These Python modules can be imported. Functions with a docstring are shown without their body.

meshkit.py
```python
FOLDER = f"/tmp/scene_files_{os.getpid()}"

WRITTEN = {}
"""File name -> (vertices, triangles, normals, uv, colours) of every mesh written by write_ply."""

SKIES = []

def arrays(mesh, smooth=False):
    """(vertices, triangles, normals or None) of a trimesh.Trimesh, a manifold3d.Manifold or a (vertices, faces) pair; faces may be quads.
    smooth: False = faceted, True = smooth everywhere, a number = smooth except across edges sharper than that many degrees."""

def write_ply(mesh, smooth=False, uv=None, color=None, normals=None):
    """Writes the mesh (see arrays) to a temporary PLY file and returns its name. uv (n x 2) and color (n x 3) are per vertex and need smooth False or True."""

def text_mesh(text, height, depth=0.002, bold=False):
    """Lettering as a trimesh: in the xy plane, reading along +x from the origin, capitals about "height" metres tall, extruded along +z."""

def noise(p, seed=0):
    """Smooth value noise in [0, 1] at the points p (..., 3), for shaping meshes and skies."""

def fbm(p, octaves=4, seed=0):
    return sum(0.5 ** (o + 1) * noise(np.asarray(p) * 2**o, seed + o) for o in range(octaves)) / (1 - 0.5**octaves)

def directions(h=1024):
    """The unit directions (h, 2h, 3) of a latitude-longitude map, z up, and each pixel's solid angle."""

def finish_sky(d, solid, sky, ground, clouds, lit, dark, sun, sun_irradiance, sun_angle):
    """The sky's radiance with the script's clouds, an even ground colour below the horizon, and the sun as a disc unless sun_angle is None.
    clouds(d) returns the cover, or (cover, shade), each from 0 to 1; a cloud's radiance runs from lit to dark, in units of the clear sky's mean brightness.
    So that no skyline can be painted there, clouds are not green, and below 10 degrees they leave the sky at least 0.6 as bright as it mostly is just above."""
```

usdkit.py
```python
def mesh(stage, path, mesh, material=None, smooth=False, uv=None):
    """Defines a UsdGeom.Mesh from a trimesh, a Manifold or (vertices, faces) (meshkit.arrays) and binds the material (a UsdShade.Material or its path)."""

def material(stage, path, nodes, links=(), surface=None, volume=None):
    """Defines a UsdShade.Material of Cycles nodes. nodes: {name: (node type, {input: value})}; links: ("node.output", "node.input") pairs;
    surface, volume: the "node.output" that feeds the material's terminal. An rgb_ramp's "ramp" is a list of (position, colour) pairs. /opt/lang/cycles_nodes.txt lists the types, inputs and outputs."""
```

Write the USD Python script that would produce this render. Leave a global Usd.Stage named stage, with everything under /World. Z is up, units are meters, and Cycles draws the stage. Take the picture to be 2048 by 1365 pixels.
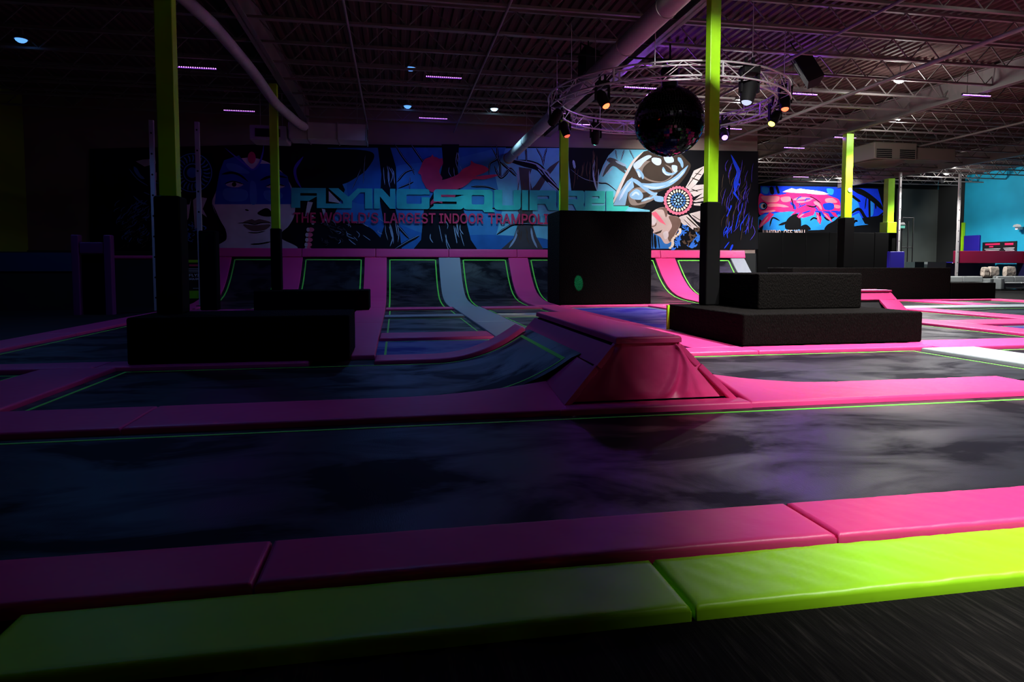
import math, random
import numpy as np, trimesh, usdkit, meshkit
from shapely.geometry import Polygon, LineString, Point, box as sbox
from shapely.ops import unary_union
from shapely import affinity
from pxr import Usd, UsdGeom, UsdLux, UsdShade, Gf, Sdf

random.seed(7); RNG = np.random.default_rng(7)
stage = Usd.Stage.CreateInMemory()
UsdGeom.SetStageUpAxis(stage, 'Z'); UsdGeom.SetStageMetersPerUnit(stage, 1.0)
stage.SetDefaultPrim(UsdGeom.Xform.Define(stage, '/World').GetPrim())

# ------------------------------------------------------------------ camera, exposure, lamps
FOC = 1280.0; YAW = math.radians(10.36); PITCH = math.radians(3.1); EYE = 1.65
CYP = 535 + FOC*math.tan(PITCH)
cam = UsdGeom.Camera.Define(stage, '/World/camera')
fw = np.array([math.sin(YAW)*math.cos(PITCH), math.cos(YAW)*math.cos(PITCH), -math.sin(PITCH)])
rt = np.array([math.cos(YAW), -math.sin(YAW), 0.0]); up = np.cross(rt, fw)
cam.AddTransformOp().Set(Gf.Matrix4d(*rt, 0, *up, 0, *(-fw), 0, 0, 0, EYE, 1))
cam.CreateHorizontalApertureAttr(36.0); cam.CreateVerticalApertureAttr(36.0*1365/2048)
cam.CreateFocalLengthAttr(FOC*36/2048)
cam.CreateVerticalApertureOffsetAttr(-(682.5-CYP)*36/2048)
cam.CreateClippingRangeAttr((0.05, 500))
EXPOSURE = 0.0
cam.CreateExposureAttr(EXPOSURE)

# high-bay lamps of the hall, last row added blue fill: (x, y, watts-like intensity, colour, cone half angle or None, softness)
WHITE = (1.0, 0.97, 0.95); DIM = (0.08, 0.25, 0.80)
LAMPS = [
 (18.3, 20.95, 1600, WHITE, 60, .5), (23.0, 26.5, 1700, WHITE, 64, .5), (14.0, 24.6, 1600, WHITE, 48, .6), (22.4, 36.8, 1900, WHITE, 70, .4),
 (36.8, 37.1, 1300, WHITE, 70, .4), (39.8, 40.8, 800, WHITE, 70, .4),
 (6.6, 0.5, 2500, WHITE, 38, .55), (9.6, 11.0, 2700, WHITE, 42, .7), (15.0, 13.5, 1150, WHITE, 45, .6),
 (0.6, 22.7, 110, DIM, 70, .5), (0.6, 28.0, 110, DIM, 70, .5), (4.3, 27.8, 260, (.30, .62, .85), 62, .6),
 (-4.5, 6.5, 22, DIM, 55, .8), (0.2, 9.5, 70, DIM, 52, .8), (-6.0, 15.0, 90, DIM, 65, .6), (-11.0, 22.0, 90, DIM, 65, .6),  # added dim blue fill lamps over the left side
]
LAMP_Z = 8.5
# added floods that brighten the spine, lime column and painted walls: label, place, aim, intensity, colour, cone half angle, softness
ADDED_FLOODS = [('added black flood lamp over the walkway aimed at the spine, out of view', (7.6, -1.6, 8.2), (7.8, 8.6, 0.0), 3300, WHITE, 25, .7),
          ('added black flood lamp aimed at the lime column beside the mirror ball, out of view', (4.4, 6.2, 8.2), (7.44, 14.3, 5.3), 1300, WHITE, 15, .6),
          ('added black flood lamp aimed at the right half of the long mural', (12.95, 25.3, 8.1), (14.3, 31.7, 4.6), 900, WHITE, 37, .75),
          ('added black flood lamp aimed at the far blue mural', (33.0, 42.6, 8.1), (34.5, 48.0, 5.8), 850, WHITE, 48, .6),
          ('added black flood lamp aimed at the turquoise wall', (40.6, 42.0, 8.1), (46.0, 42.4, 5.5), 260, WHITE, 60, .6)]
def light(path, kind, pos, target, inten, color, radius=.1, cone=None, soft=.3, size=None):
    L = getattr(UsdLux, kind).Define(stage, path)
    d = np.array(target, float)-np.array(pos, float); d /= np.linalg.norm(d)
    z = -d; a = np.array([0, 0, 1.0]) if abs(z[2]) < .9 else np.array([0, 1.0, 0])
    x = np.cross(a, z); x /= np.linalg.norm(x); y = np.cross(z, x)
    L.AddTransformOp().Set(Gf.Matrix4d(*x, 0, *y, 0, *z, 0, *map(float, pos), 1))
    L.CreateIntensityAttr(float(inten)); L.CreateColorAttr(Gf.Vec3f(*color)); L.CreateNormalizeAttr(True)
    if kind in ('SphereLight', 'DiskLight'): L.CreateRadiusAttr(radius)
    if kind == 'RectLight': L.CreateWidthAttr(size[0]); L.CreateHeightAttr(size[1])
    if cone:
        s = UsdLux.ShapingAPI.Apply(L.GetPrim()); s.CreateShapingConeAngleAttr(float(cone)); s.CreateShapingConeSoftnessAttr(float(soft))
    return L

# ------------------------------------------------------------------ helpers
used = {}
def numbered(parent, name):
    k = (parent, name); n = used.get(k, 0); used[k] = n+1
    return f'{parent}/{name}' if n == 0 else f'{parent}/{name}_{n:03d}'
def tag(p, label=None, cat=None, group=None, kind=None):
    p = p.GetPrim() if hasattr(p, 'GetPrim') else p
    for k, v in (('label', label), ('category', cat), ('group', group), ('kind', kind)):
        if v: p.SetCustomDataByKey(k, v)
    return p
def thing(name, label, cat, group=None, kind=None, loc=(0, 0, 0), rz=0):
    x = UsdGeom.Xform.Define(stage, numbered('/World', name))
    if any(loc) or rz: x.AddTranslateOp().Set(Gf.Vec3d(*map(float, loc))); x.AddRotateZOp().Set(float(rz))
    return tag(x, label, cat, group, kind)
def obj(name, mesh, mat, parent=None, smooth=False, label=None, cat=None, group=None, kind=None):
    base = '/World' if parent is None else str(parent.GetPath())
    m = usdkit.mesh(stage, numbered(base, name), mesh, mat, smooth=smooth)
    return tag(m, label, cat, group, kind)
def copy_of(src, label, loc, rz=0, cat=None):
    d = src.GetCustomData()
    x = UsdGeom.Xform.Define(stage, numbered('/World', src.GetName()))
    x.AddTranslateOp().Set(Gf.Vec3d(*map(float, loc))); x.AddRotateZOp().Set(float(rz))
    p = x.GetPrim(); p.GetReferences().AddInternalReference(src.GetPath()); p.SetInstanceable(True)
    return tag(p, label, cat or d.get('category'), d.get('group'))
def each(name, meshes, mat, parent, smooth=False):
    for m in meshes: obj(name, m, mat, parent, smooth)
cat_ = trimesh.util.concatenate
def bx(x0, x1, y0, y1, z0, z1):
    m = trimesh.creation.box((x1-x0, y1-y0, z1-z0)); m.apply_translation(((x0+x1)/2, (y0+y1)/2, (z0+z1)/2)); return m
def cyl(a, b, r, n=10):
    return trimesh.creation.cylinder(radius=r, segment=(np.array(a, float), np.array(b, float)), sections=n)
def bar(a, b, w):                       # square bar, 12 triangles
    a = np.array(a, float); b = np.array(b, float); d = b-a; L = np.linalg.norm(d)
    m = trimesh.creation.box((w, w, L)); T = trimesh.geometry.align_vectors([0, 0, 1], d/L); T[:3, 3] = (a+b)/2
    m.apply_transform(T); return m
def rbox(x0, x1, y0, y1, z0, z1, r=.02, seg=2):  # rounded box
    import manifold3d as m3
    s = [m3.Manifold.sphere(r, 8).translate([x, y, z]) for x in (x0+r, x1-r) for y in (y0+r, y1-r) for z in (z0+r, z1-r)]
    return m3.Manifold.batch_hull(s)
def lathe(profile, n=24):
    return trimesh.creation.revolve(np.array(profile, float), sections=n)
def slab(f, us, vs, th, r=.02, wr=0.0, seed=0, puff=0.0):
    """Padded slab over the surface f(u,v)->xyz: rounded top edges, slight puff and wrinkles; us, vs are sample lists."""
    def ring(t):
        t = list(t); return np.array([t[0], t[0]+.35*r, t[0]+r]+[q for q in t[1:-1] if t[0]+r*1.3 < q < t[-1]-r*1.3]+[t[-1]-r, t[-1]-.35*r, t[-1]])
    U, V = ring(us), ring(vs); nu, nv = len(U), len(V)
    P = np.array([[f(u, v) for v in V] for u in U], float)
    e = 1e-3
    N = np.array([[np.cross(np.subtract(f(u+e, v), f(u-e, v)), np.subtract(f(u, v+e), f(u, v-e))) for v in V] for u in U])
    N /= np.linalg.norm(N, axis=2, keepdims=True)
    iu = np.minimum(np.arange(nu), np.arange(nu)[::-1])[:, None]; iv = np.minimum(np.arange(nv), np.arange(nv)[::-1])[None]
    k = np.minimum(iu, iv); h = np.where(k == 0, th-r, np.where(k == 1, th-.3*r, th))
    if wr or puff:
        uu = (U-U[0])/(U[-1]-U[0]); vv = (V-V[0])/(V[-1]-V[0])
        dome = np.clip(4*uu*(1-uu), 0, 1)[:, None]**.4*np.clip(4*vv*(1-vv), 0, 1)[None]**.4
        q = np.stack([5.0*(P[..., 0]+.75*P[..., 1])+2*P[..., 2], .9*(P[..., 1]-.75*P[..., 0]), P[..., 2]], -1)
        w = np.abs(2*meshkit.fbm(q+seed*3.1, 3, seed)-1); w = .55*np.exp(-(w/.10)**2)+.45*w
        h = h+dome*(puff+wr*(0.6-1.6*w))
    top = (P+N*h[..., None]).reshape(-1, 3); bot = P.reshape(-1, 3)
    idx = np.arange(nu*nv).reshape(nu, nv); B = nu*nv
    q = np.stack([idx[:-1, :-1], idx[1:, :-1], idx[1:, 1:], idx[:-1, 1:]], -1).reshape(-1, 4)
    loop = np.concatenate([idx[:, 0], idx[-1, 1:], idx[-2::-1, -1], idx[0, -2:0:-1]]); nx = np.roll(loop, -1)
    side = np.stack([loop, loop+B, nx+B, nx], -1)
    F = np.vstack([q, q[:, ::-1]+B, side])
    return (np.vstack([top, bot]), np.vstack([F[:, [0, 1, 2]], F[:, [0, 2, 3]]]))
def steps(a, b, d):
    n = max(2, int(round(abs(b-a)/d))+1); return np.linspace(a, b, n)
def flat(z): return lambda u, v: (u, v, z)
def sheet(f, us, vs, th=.008):
    P = np.array([[f(u, v) for v in vs] for u in us], float); nu, nv = len(us), len(vs)
    idx = np.arange(nu*nv).reshape(nu, nv); B = nu*nv
    q = np.stack([idx[:-1, :-1], idx[1:, :-1], idx[1:, 1:], idx[:-1, 1:]], -1).reshape(-1, 4)
    loop = np.concatenate([idx[:, 0], idx[-1, 1:], idx[-2::-1, -1], idx[0, -2:0:-1]]); nx = np.roll(loop, -1)
    F = np.vstack([q, q[:, ::-1]+B, np.stack([loop, loop+B, nx+B, nx], -1)])
    V = np.vstack([P.reshape(-1, 3)+[0, 0, th], P.reshape(-1, 3)])
    return (V, np.vstack([F[:, [0, 1, 2]], F[:, [0, 2, 3]]]))

# ------------------------------------------------------------------ materials
def lin(r, g, b): return tuple(((c/255+.055)/1.055)**2.4 if c > 10 else c/255/12.92 for c in (r, g, b))
MATS = {}
def mat(name, rgb, rough=.5, spec=.5, metal=0.0, bump=None, var=None, emit=None, scale=(1, 1, 1), coat=0):
    """bump=(noise scale, strength, distance); var=(noise scale, amount) lightness variation; scale stretches the noise."""
    if name in MATS: return MATS[name]
    nodes = {'p': ('principled_bsdf', {'base_color': rgb, 'roughness': rough, 'specular_ior_level': spec, 'metallic': metal}),
             'geo': ('geometry', {}), 'map': ('mapping', {'scale': scale})}
    links = [('geo.position', 'map.vector')]
    if coat: nodes['p'][1]['coat_weight'] = coat; nodes['p'][1]['coat_roughness'] = .25
    if var:
        nodes['n'] = ('noise_texture', {'scale': var[0], 'detail': 4.0}); links.append(('map.vector', 'n.vector'))
        lo = tuple(c*(1-var[1]) for c in rgb); hi = tuple(min(1, c*(1+var[1])) for c in rgb)
        nodes['r'] = ('rgb_ramp', {'ramp': [(.3, lo), (.7, hi)]}); links += [('n.fac', 'r.fac'), ('r.color', 'p.base_color')]
    if bump:
        nodes['bn'] = ('noise_texture', {'scale': bump[0], 'detail': 3.0}); nodes['b'] = ('bump', {'strength': bump[1], 'distance': bump[2]})
        links += [('map.vector', 'bn.vector'), ('bn.fac', 'b.height'), ('b.normal', 'p.normal')]
    if emit: nodes['p'][1]['emission_color'] = emit[0]; nodes['p'][1]['emission_strength'] = emit[1]
    MATS[name] = usdkit.material(stage, '/World/Looks/'+name, nodes, links, surface='p.BSDF'); return MATS[name]
UsdGeom.Scope.Define(stage, '/World/Looks')
PINK = mat('pink_vinyl', (.74, .042, .215), .42, .40, bump=(5, .25, .02))
GREEN = mat('lime_vinyl', (.35, .80, .012), .42, .40, bump=(4, .2, .02))
GREY = mat('grey_vinyl', (.29, .325, .345), .38, .4, bump=(5, .25, .02))
LINE = mat('green_webbing', (.17, .80, .07), .6, .3)
BLACK = mat('matte_black', (.006, .006, .007), .7, .25)
BLACKPAD = mat('black_vinyl', (.0018, .0018, .002), .7, .07, bump=(4, .2, .02))
WEAVE = mat('woven_black_brown', (.0036, .0029, .0025), .9, .06, bump=(16, 1.0, .03), var=(14, .6), scale=(3.4, .55, 1.3))
LIME = mat('lime_paint', (.33, .74, .008), .42, .4, var=(1.2, .12))
NAVY = mat('royal_blue_vinyl', (.02, .012, .30), .5, .4)
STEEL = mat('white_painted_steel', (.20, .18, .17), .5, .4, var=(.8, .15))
DECK = mat('roof_deck_paint', (.085, .050, .045), .75, .2)
ALU = mat('aluminium', (.66, .64, .66), .32, .5, metal=.25)
BEIGE = mat('beige_wall_paint', (.20, .155, .13), .8, .2, var=(.6, .15))
DARKWALL = mat('dark_wall_paint', (.018, .02, .02), .8, .2)
def tramp_mat(name, base, tint):
    nodes = {'geo': ('geometry', {}), 'map': ('mapping', {'scale': (.55, 1.0, 1.0)}), 'map2': ('mapping', {'scale': (26, 3.0, 3.0)}),
             'n': ('noise_texture', {'scale': 1.15, 'detail': 5.0, 'roughness': .55, 'distortion': .6}), 'f': ('noise_texture', {'scale': 6.0, 'detail': 3.0}),
             'rr': ('map_range', {'from_min': .40, 'from_max': .62, 'to_min': .50, 'to_max': .33, 'clamp': True}),
             'rs': ('map_range', {'from_min': .42, 'from_max': .62, 'to_min': .06, 'to_max': .8, 'clamp': True}),
             'rc': ('rgb_ramp', {'ramp': [(.38, base), (.72, tint)]}),
             'b': ('bump', {'strength': .12, 'distance': .01}), 'p': ('principled_bsdf', {})}
    links = [('geo.position', 'map.vector'), ('geo.position', 'map2.vector'), ('map.vector', 'n.vector'), ('map2.vector', 'f.vector'), ('n.fac', 'rr.value'), ('n.fac', 'rs.value'), ('n.fac', 'rc.fac'),
             ('rr.result', 'p.roughness'), ('rs.result', 'p.specular_ior_level'), ('rc.color', 'p.base_color'), ('f.fac', 'b.height'), ('b.normal', 'p.normal')]
    return usdkit.material(stage, '/World/Looks/'+name, nodes, links, surface='p.BSDF')
MESH = tramp_mat('trampoline_mesh', (.006, .0055, .009), (.020, .020, .023))
PURPLE = tramp_mat('trampoline_mesh_purple', (.022, .012, .22), (.07, .06, .34))
CARPET = usdkit.material(stage, '/World/Looks/carpet', {
    'geo': ('geometry', {}), 'map': ('mapping', {'scale': (42, 3.0, 1)}), 'n': ('noise_texture', {'scale': 1.0, 'detail': 4.0}),
    'r': ('rgb_ramp', {'ramp': [(.35, (.002, .0018, .0016)), (.55, (.005, .0045, .004)), (.75, (.018, .016, .014))]}), 'b': ('bump', {'strength': .5, 'distance': .01}),
    'p': ('principled_bsdf', {'roughness': .95, 'specular_ior_level': .1})},
    [('geo.position', 'map.vector'), ('map.vector', 'n.vector'), ('n.fac', 'r.fac'), ('r.color', 'p.base_color'), ('n.fac', 'b.height'), ('b.normal', 'p.normal')], surface='p.BSDF')
def glow(name, rgb, k): return mat(name, (.01, .01, .01), .5, 0, emit=(rgb, k))

# ------------------------------------------------------------------ room shell
XL, XR, YF, YM, YB, ZC = -15.9, 46.0, -4.0, 31.7, 48.0, 9.15
obj('floor', bx(XL, XR, YF, YB, -.2, 0), CARPET, label='dark streaky carpet floor of the trampoline hall', cat='floor', kind='structure')
obj('trim_1', bx(-14.5, 30.2, 3.3, 31.55, 0, .03), BLACK, label='black spring deck under the trampolines and pads', cat='deck', kind='structure')
wl = mat('olive_green_wall', (.16, .24, .02), .8, .2)
obj('wall_left', bx(XL-.3, XL, YF, YM+.3, 0, ZC), wl, label='olive green painted wall at the dark left end', cat='wall', kind='structure')
obj('wall_front', bx(XL-.3, XR+.3, YF-.3, YF, 0, ZC), DARKWALL, label='dark wall behind the camera', cat='wall', kind='structure')
obj('wall_back', bx(19.13, XR, YB, YB+.3, 0, ZC), DARKWALL, label='dark far wall that carries the blue and pink mural', cat='wall', kind='structure')
obj('wall_mural', cat_([bx(XL, 19.13, YM, YM+.3, 0, ZC), bx(18.83, 19.13, YM+.3, YB, 0, ZC)]), BEIGE, label='beige wall behind the long painted jungle mural', cat='wall', kind='structure')
TURQ = mat('turquoise_wall_paint', (.012, .30, .46), .7, .2, var=(.5, .1))
obj('wall_right', bx(XR, XR+.3, YF, YB+.3, 0, ZC), TURQ, label='turquoise painted wall at the right end', cat='wall', kind='structure')

# roof: deck with flutes along y, joists along x, girders along y
ceil = thing('ceiling', 'dark corrugated steel roof deck on white open-web joists', 'ceiling', kind='structure')
xs = []; x = XL
prof = []
while x < XR:
    prof += [(x, ZC), (x+.10, ZC), (x+.14, ZC+.075), (x+.24, ZC+.075), (x+.28, ZC)]; x += .30
prof = np.array(prof); n = len(prof)
V = np.array([(px, y, pz) for y in (YF, YB) for px, pz in prof]+[(px, y, ZC+.12) for y in (YF, YB) for px, pz in prof])
def strip(a, b): return [(a+i, a+i+1, b+i+1, b+i) for i in range(n-1)]
q = np.array(strip(0, n)+[s[::-1] for s in strip(2*n, 3*n)])
obj('roof_deck', (V, np.vstack([q[:, [0, 1, 2]], q[:, [0, 2, 3]]])), DECK, ceil)
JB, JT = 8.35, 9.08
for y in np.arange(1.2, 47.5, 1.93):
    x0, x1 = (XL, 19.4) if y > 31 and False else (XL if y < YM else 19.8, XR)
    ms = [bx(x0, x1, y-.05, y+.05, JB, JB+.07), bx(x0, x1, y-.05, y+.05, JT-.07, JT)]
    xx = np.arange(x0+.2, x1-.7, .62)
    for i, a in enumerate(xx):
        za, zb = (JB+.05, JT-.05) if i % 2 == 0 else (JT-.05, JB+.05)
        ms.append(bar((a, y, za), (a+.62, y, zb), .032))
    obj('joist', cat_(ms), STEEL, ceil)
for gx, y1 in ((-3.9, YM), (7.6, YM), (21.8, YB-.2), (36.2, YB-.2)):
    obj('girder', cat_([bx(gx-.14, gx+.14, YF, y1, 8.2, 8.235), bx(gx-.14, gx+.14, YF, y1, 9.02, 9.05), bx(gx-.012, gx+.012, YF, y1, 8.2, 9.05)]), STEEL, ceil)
for px, z, r in ((17.0, 8.2, .07), (12.4, 8.25, .045), (-1.2, 8.25, .04), (2.9, 8.25, .035), (28.0, 8.2, .05)):
    obj('sprinkler_pipe', cyl((px, YF, z), (px, YM if px < 19 else YB-.2, z), r), STEEL, ceil, smooth=40)

# ------------------------------------------------------------------ columns
def column(x, y, w, d, z0, zpad, top, pw, label, pole=None, disc=False, flare=None):
    c = thing('column', label, 'column')
    obj('post', rbox(x-w/2, x+w/2, y-d/2, y+d/2, z0 if zpad is None else z0, top, .015), LIME, c)
    if zpad: obj('pad', rbox(x-pw/2, x+pw/2, y-pw/2, y+pw/2, z0, zpad, .04), BLACKPAD, c, smooth=50, label='black padded sleeve')
    if flare: obj('base_sleeve', rbox(x-flare/2, x+flare/2, y-flare/2, y+flare/2, z0, 5.0, .03), LIME, c)
    if disc: obj('disc_sign', cyl((x+.05, y-d/2-.03, 5.45), (x+.05, y-d/2+.01, 5.45), .11, 24), mat('white_plastic', (.8, .78, .8), .5), c, smooth=40, label='round white disc')
    return c
column(7.44, 14.3, .26, .24, .74, 3.2, 8.2, .37, 'lime green steel column rising from the stepped black box, black pad at its foot')
column(-3.75, 11.85, .28, .24, .86, 2.85, 8.2, .42, 'green steel column on the low dark box at left, padded black below')
column(-4.22, 24.45, .28, .26, .83, 3.05, 8.2, .36, 'slim green column in front of the painted woman, dim light')
column(7.10, 26.6, .36, .2, 3.962, None, 8.2, 0, 'lime green column standing up behind the tall black cube')
column(22.02, 28.4, .40, .30, 1.632, 4.1, 8.2, .55, 'bright lime column with a small white disc, right of the mirror ball', disc=True)
column(36.1, 42.0, .55, .45, 0, 4.2, 8.2, .8, 'far lime column with a thicker lime sleeve beside a white net pole', flare=.78)

# ------------------------------------------------------------------ pads, mats and trampolines
Z0 = .032
def pad(label, x0, x1, y0, y1, m=PINK, th=.078, z=Z0, f=None, d=.12, name='safety_pad', wr=.006, seed=0, cat='pad', group=None, r=.025, puff=.004, usx=None):
    return obj(name, slab(f or flat(z), usx if usx is not None else steps(x0, x1, d), steps(y0, y1, d), th, r, wr, seed, puff), m, smooth=50, label=label, cat=cat, group=group)
pad('lime green floor mat nearest the camera at right', 1.365, 4.4, 2.70, 3.205, GREEN, .072, 0.0, d=.03, name='floor_mat', wr=.013, seed=3, cat='mat')
pad('lime green floor mat at the front, left of the seam between the two mats', -1.7, 1.345, 2.70, 3.205, GREEN, .072, 0.0, d=.05, name='floor_mat', wr=.007, seed=4, cat='mat')
pad('front pink pad right of the short crease, behind the right lime mat', 2.505, 5.6, 3.22, 3.735, d=.035, seed=5, wr=.009)
pad('front pink pad behind the seam of the two lime mats', -.69, 2.495, 3.22, 3.735, d=.05, seed=6)
pad('front pink pad in the dark lower left corner', -3.9, -.70, 3.22, 3.735, d=.12, seed=7)
def rise(x0, L, h, sgn, ya, yb):   # pad whose far edge climbs towards the spine obstacle
    def f(u, v):
        t = max(0.0, 1-sgn*(u-x0)/L); return (u, v, Z0+h*t*t*np.clip((v-ya)/(yb-ya), 0, 1))
    return f
pad('wide pink pad between the two long trampolines, right of the pink spine', 3.99, 8.4, 6.64, 7.65, f=rise(3.99, 1.9, .17, 1, 6.64, 7.65), d=.045, seed=8, wr=.014)
pad('wide pink pad left of the spine between the two long trampolines', -2.6, 1.84, 6.64, 7.65, f=rise(1.84, 1.9, .15, -1, 6.64, 7.65), d=.10, seed=9, wr=.008)
pad('wide pink pad between the long trampolines at the dark left edge', -7.4, -2.61, 6.64, 7.65, d=.2, seed=10)
# pads of the second cross row
def climb(u, v): # height of the curved trampoline and its pads next to the spine
    a = abs(u-2.88); t = np.clip((2.35-a)/1.7, 0, 1); return t**2.3*.56
pad('pink pad curving up to the left side of the spine, before the purple trampoline', -.35, 2.2, 10.75, 11.43, f=lambda u, v: (u, v, Z0+climb(u, v)), d=.1, seed=11)
pad('pink pad curving down from the right side of the spine to the stepped box', 3.56, 6.6, 10.75, 11.38, f=lambda u, v: (u, v, Z0+climb(u, v)), d=.1, seed=12)
pad('pink pad along the front foot of the stepped black box at right', 6.61, 10.34, 10.75, 11.37, d=.12, seed=13)
pad('pink pad under the front of the low dark box at left', -4.55, -1.4, 10.75, 11.4, d=.2, seed=14)
pad('pink pad beyond the front left corner of the low dark box', -7.3, -4.56, 10.75, 11.4, d=.2, seed=15)
pad('pink cross pad right of the stepped box, ahead of the grey strip', 10.36, 14.4, 10.62, 11.72, d=.15, seed=16)
pad('pink cross pad at the right edge beyond the grey strip', 14.42, 18.6, 10.62, 11.72, d=.2, seed=17)
pad('grey strip running back from the wide pink pad at the right edge', 9.92, 11.1, 7.66, 10.6, GREY, d=.12, seed=18)
pad('pink strip in the dark at the left end of the second trampoline', -5.3, -4.25, 7.66, 10.74, PINK, d=.3, seed=19)
# lengthwise strips to the wall
def ystrip(x0, x1, ya, yb, m, label, seed): pad(label, x0, x1, ya, yb, m, d=.3, seed=seed)
ystrip(-1.38, -.36, 11.45, 18.2, PINK, 'pink lengthwise strip beside the low dark box, nearer half', 20)
ystrip(-1.38, -.36, 18.22, 25.0, PINK, 'pink lengthwise strip right of the small dark box, farther half', 21)
ystrip(2.2, 3.3, 11.45, 18.0, GREY, 'grey lengthwise strip leading up to the left end of the spine', 22)
ystrip(2.2, 3.3, 18.02, 25.0, GREY, 'grey lengthwise strip between the spine and the curved wall', 23)
ystrip(5.6, 6.6, 11.40, 18.0, PINK, 'pink lengthwise strip along the left side of the stepped box', 24)
ystrip(5.6, 6.6, 18.02, 25.0, PINK, 'pink lengthwise strip left of the far purple trampoline', 25)
ystrip(-8.2, -7.35, 8.0, 16.5, PINK, 'pink lengthwise boundary strip at far left, nearer length', 26)
ystrip(-8.2, -7.35, 16.52, 25.0, PINK, 'pink lengthwise boundary strip at far left below the curved wall', 27)
ystrip(14.45, 15.55, 11.74, 21.1, PINK, 'pink lengthwise strip right of the stepped box, left of the V of pads', 28)
ystrip(18.65, 19.85, 11.74, 21.1, PINK, 'second pink lengthwise strip from the stepped box, towards the right edge', 29)
ystrip(23.6, 24.8, 22.45, 26.1, PINK, 'short pink lengthwise strip in front of the long far box', 30)
ystrip(28.2, 29.3, 16.0, 26.1, PINK, 'pink boundary strip at the far right by the lounge', 31)
ystrip(10.1, 10.7, 15.3, 24.53, PINK, 'pink lengthwise strip right of the far purple trampoline', 32)
def xpad(x0, x1, y0, y1, m, label, seed): pad(label, x0, x1, y0, y1, m, d=.3, seed=seed)
xpad(-.34, 2.18, 14.15, 15.3, PINK, 'pink cross pad behind the near purple trampoline', 33)
xpad(-.34, 2.18, 20.3, 21.1, GREY, 'grey cross pad left of the grey lengthwise strip', 34)
xpad(-.34, 2.18, 24.0, 25.0, PINK, 'pink cross pad at the foot of the middle curved wall panel', 35)
xpad(3.32, 5.58, 20.3, 21.1, GREY, 'grey cross pad with a yellow light spot on it', 36)
xpad(3.32, 5.58, 24.0, 25.0, PINK, 'pink cross pad left of the tall black cube', 37)
xpad(3.56, 5.58, 14.15, 15.3, PINK, 'pink cross pad hidden behind the spine', 38)
xpad(6.62, 12.3, 24.55, 25.27, PINK, 'pink cross pad in front of the tall black cube', 39)
xpad(15.57, 18.63, 14.8, 16.1, PINK, 'pink cross pad between the two right-hand lengthwise strips', 40)
xpad(19.87, 24.0, 14.8, 16.1, PINK, 'pink cross pad farther right at the right edge', 41)
xpad(17.3, 28.1, 21.2, 22.4, GREY, 'long pale grey cross pad at right in front of the far box', 42)
xpad(17.3, 29.3, 26.12, 26.75, PINK, 'pink cross pad along the foot of the long far box', 43)
xpad(-7.3, -1.4, 24.02, 25.0, PINK, 'pink cross pad behind the small dark box', 44)

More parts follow.
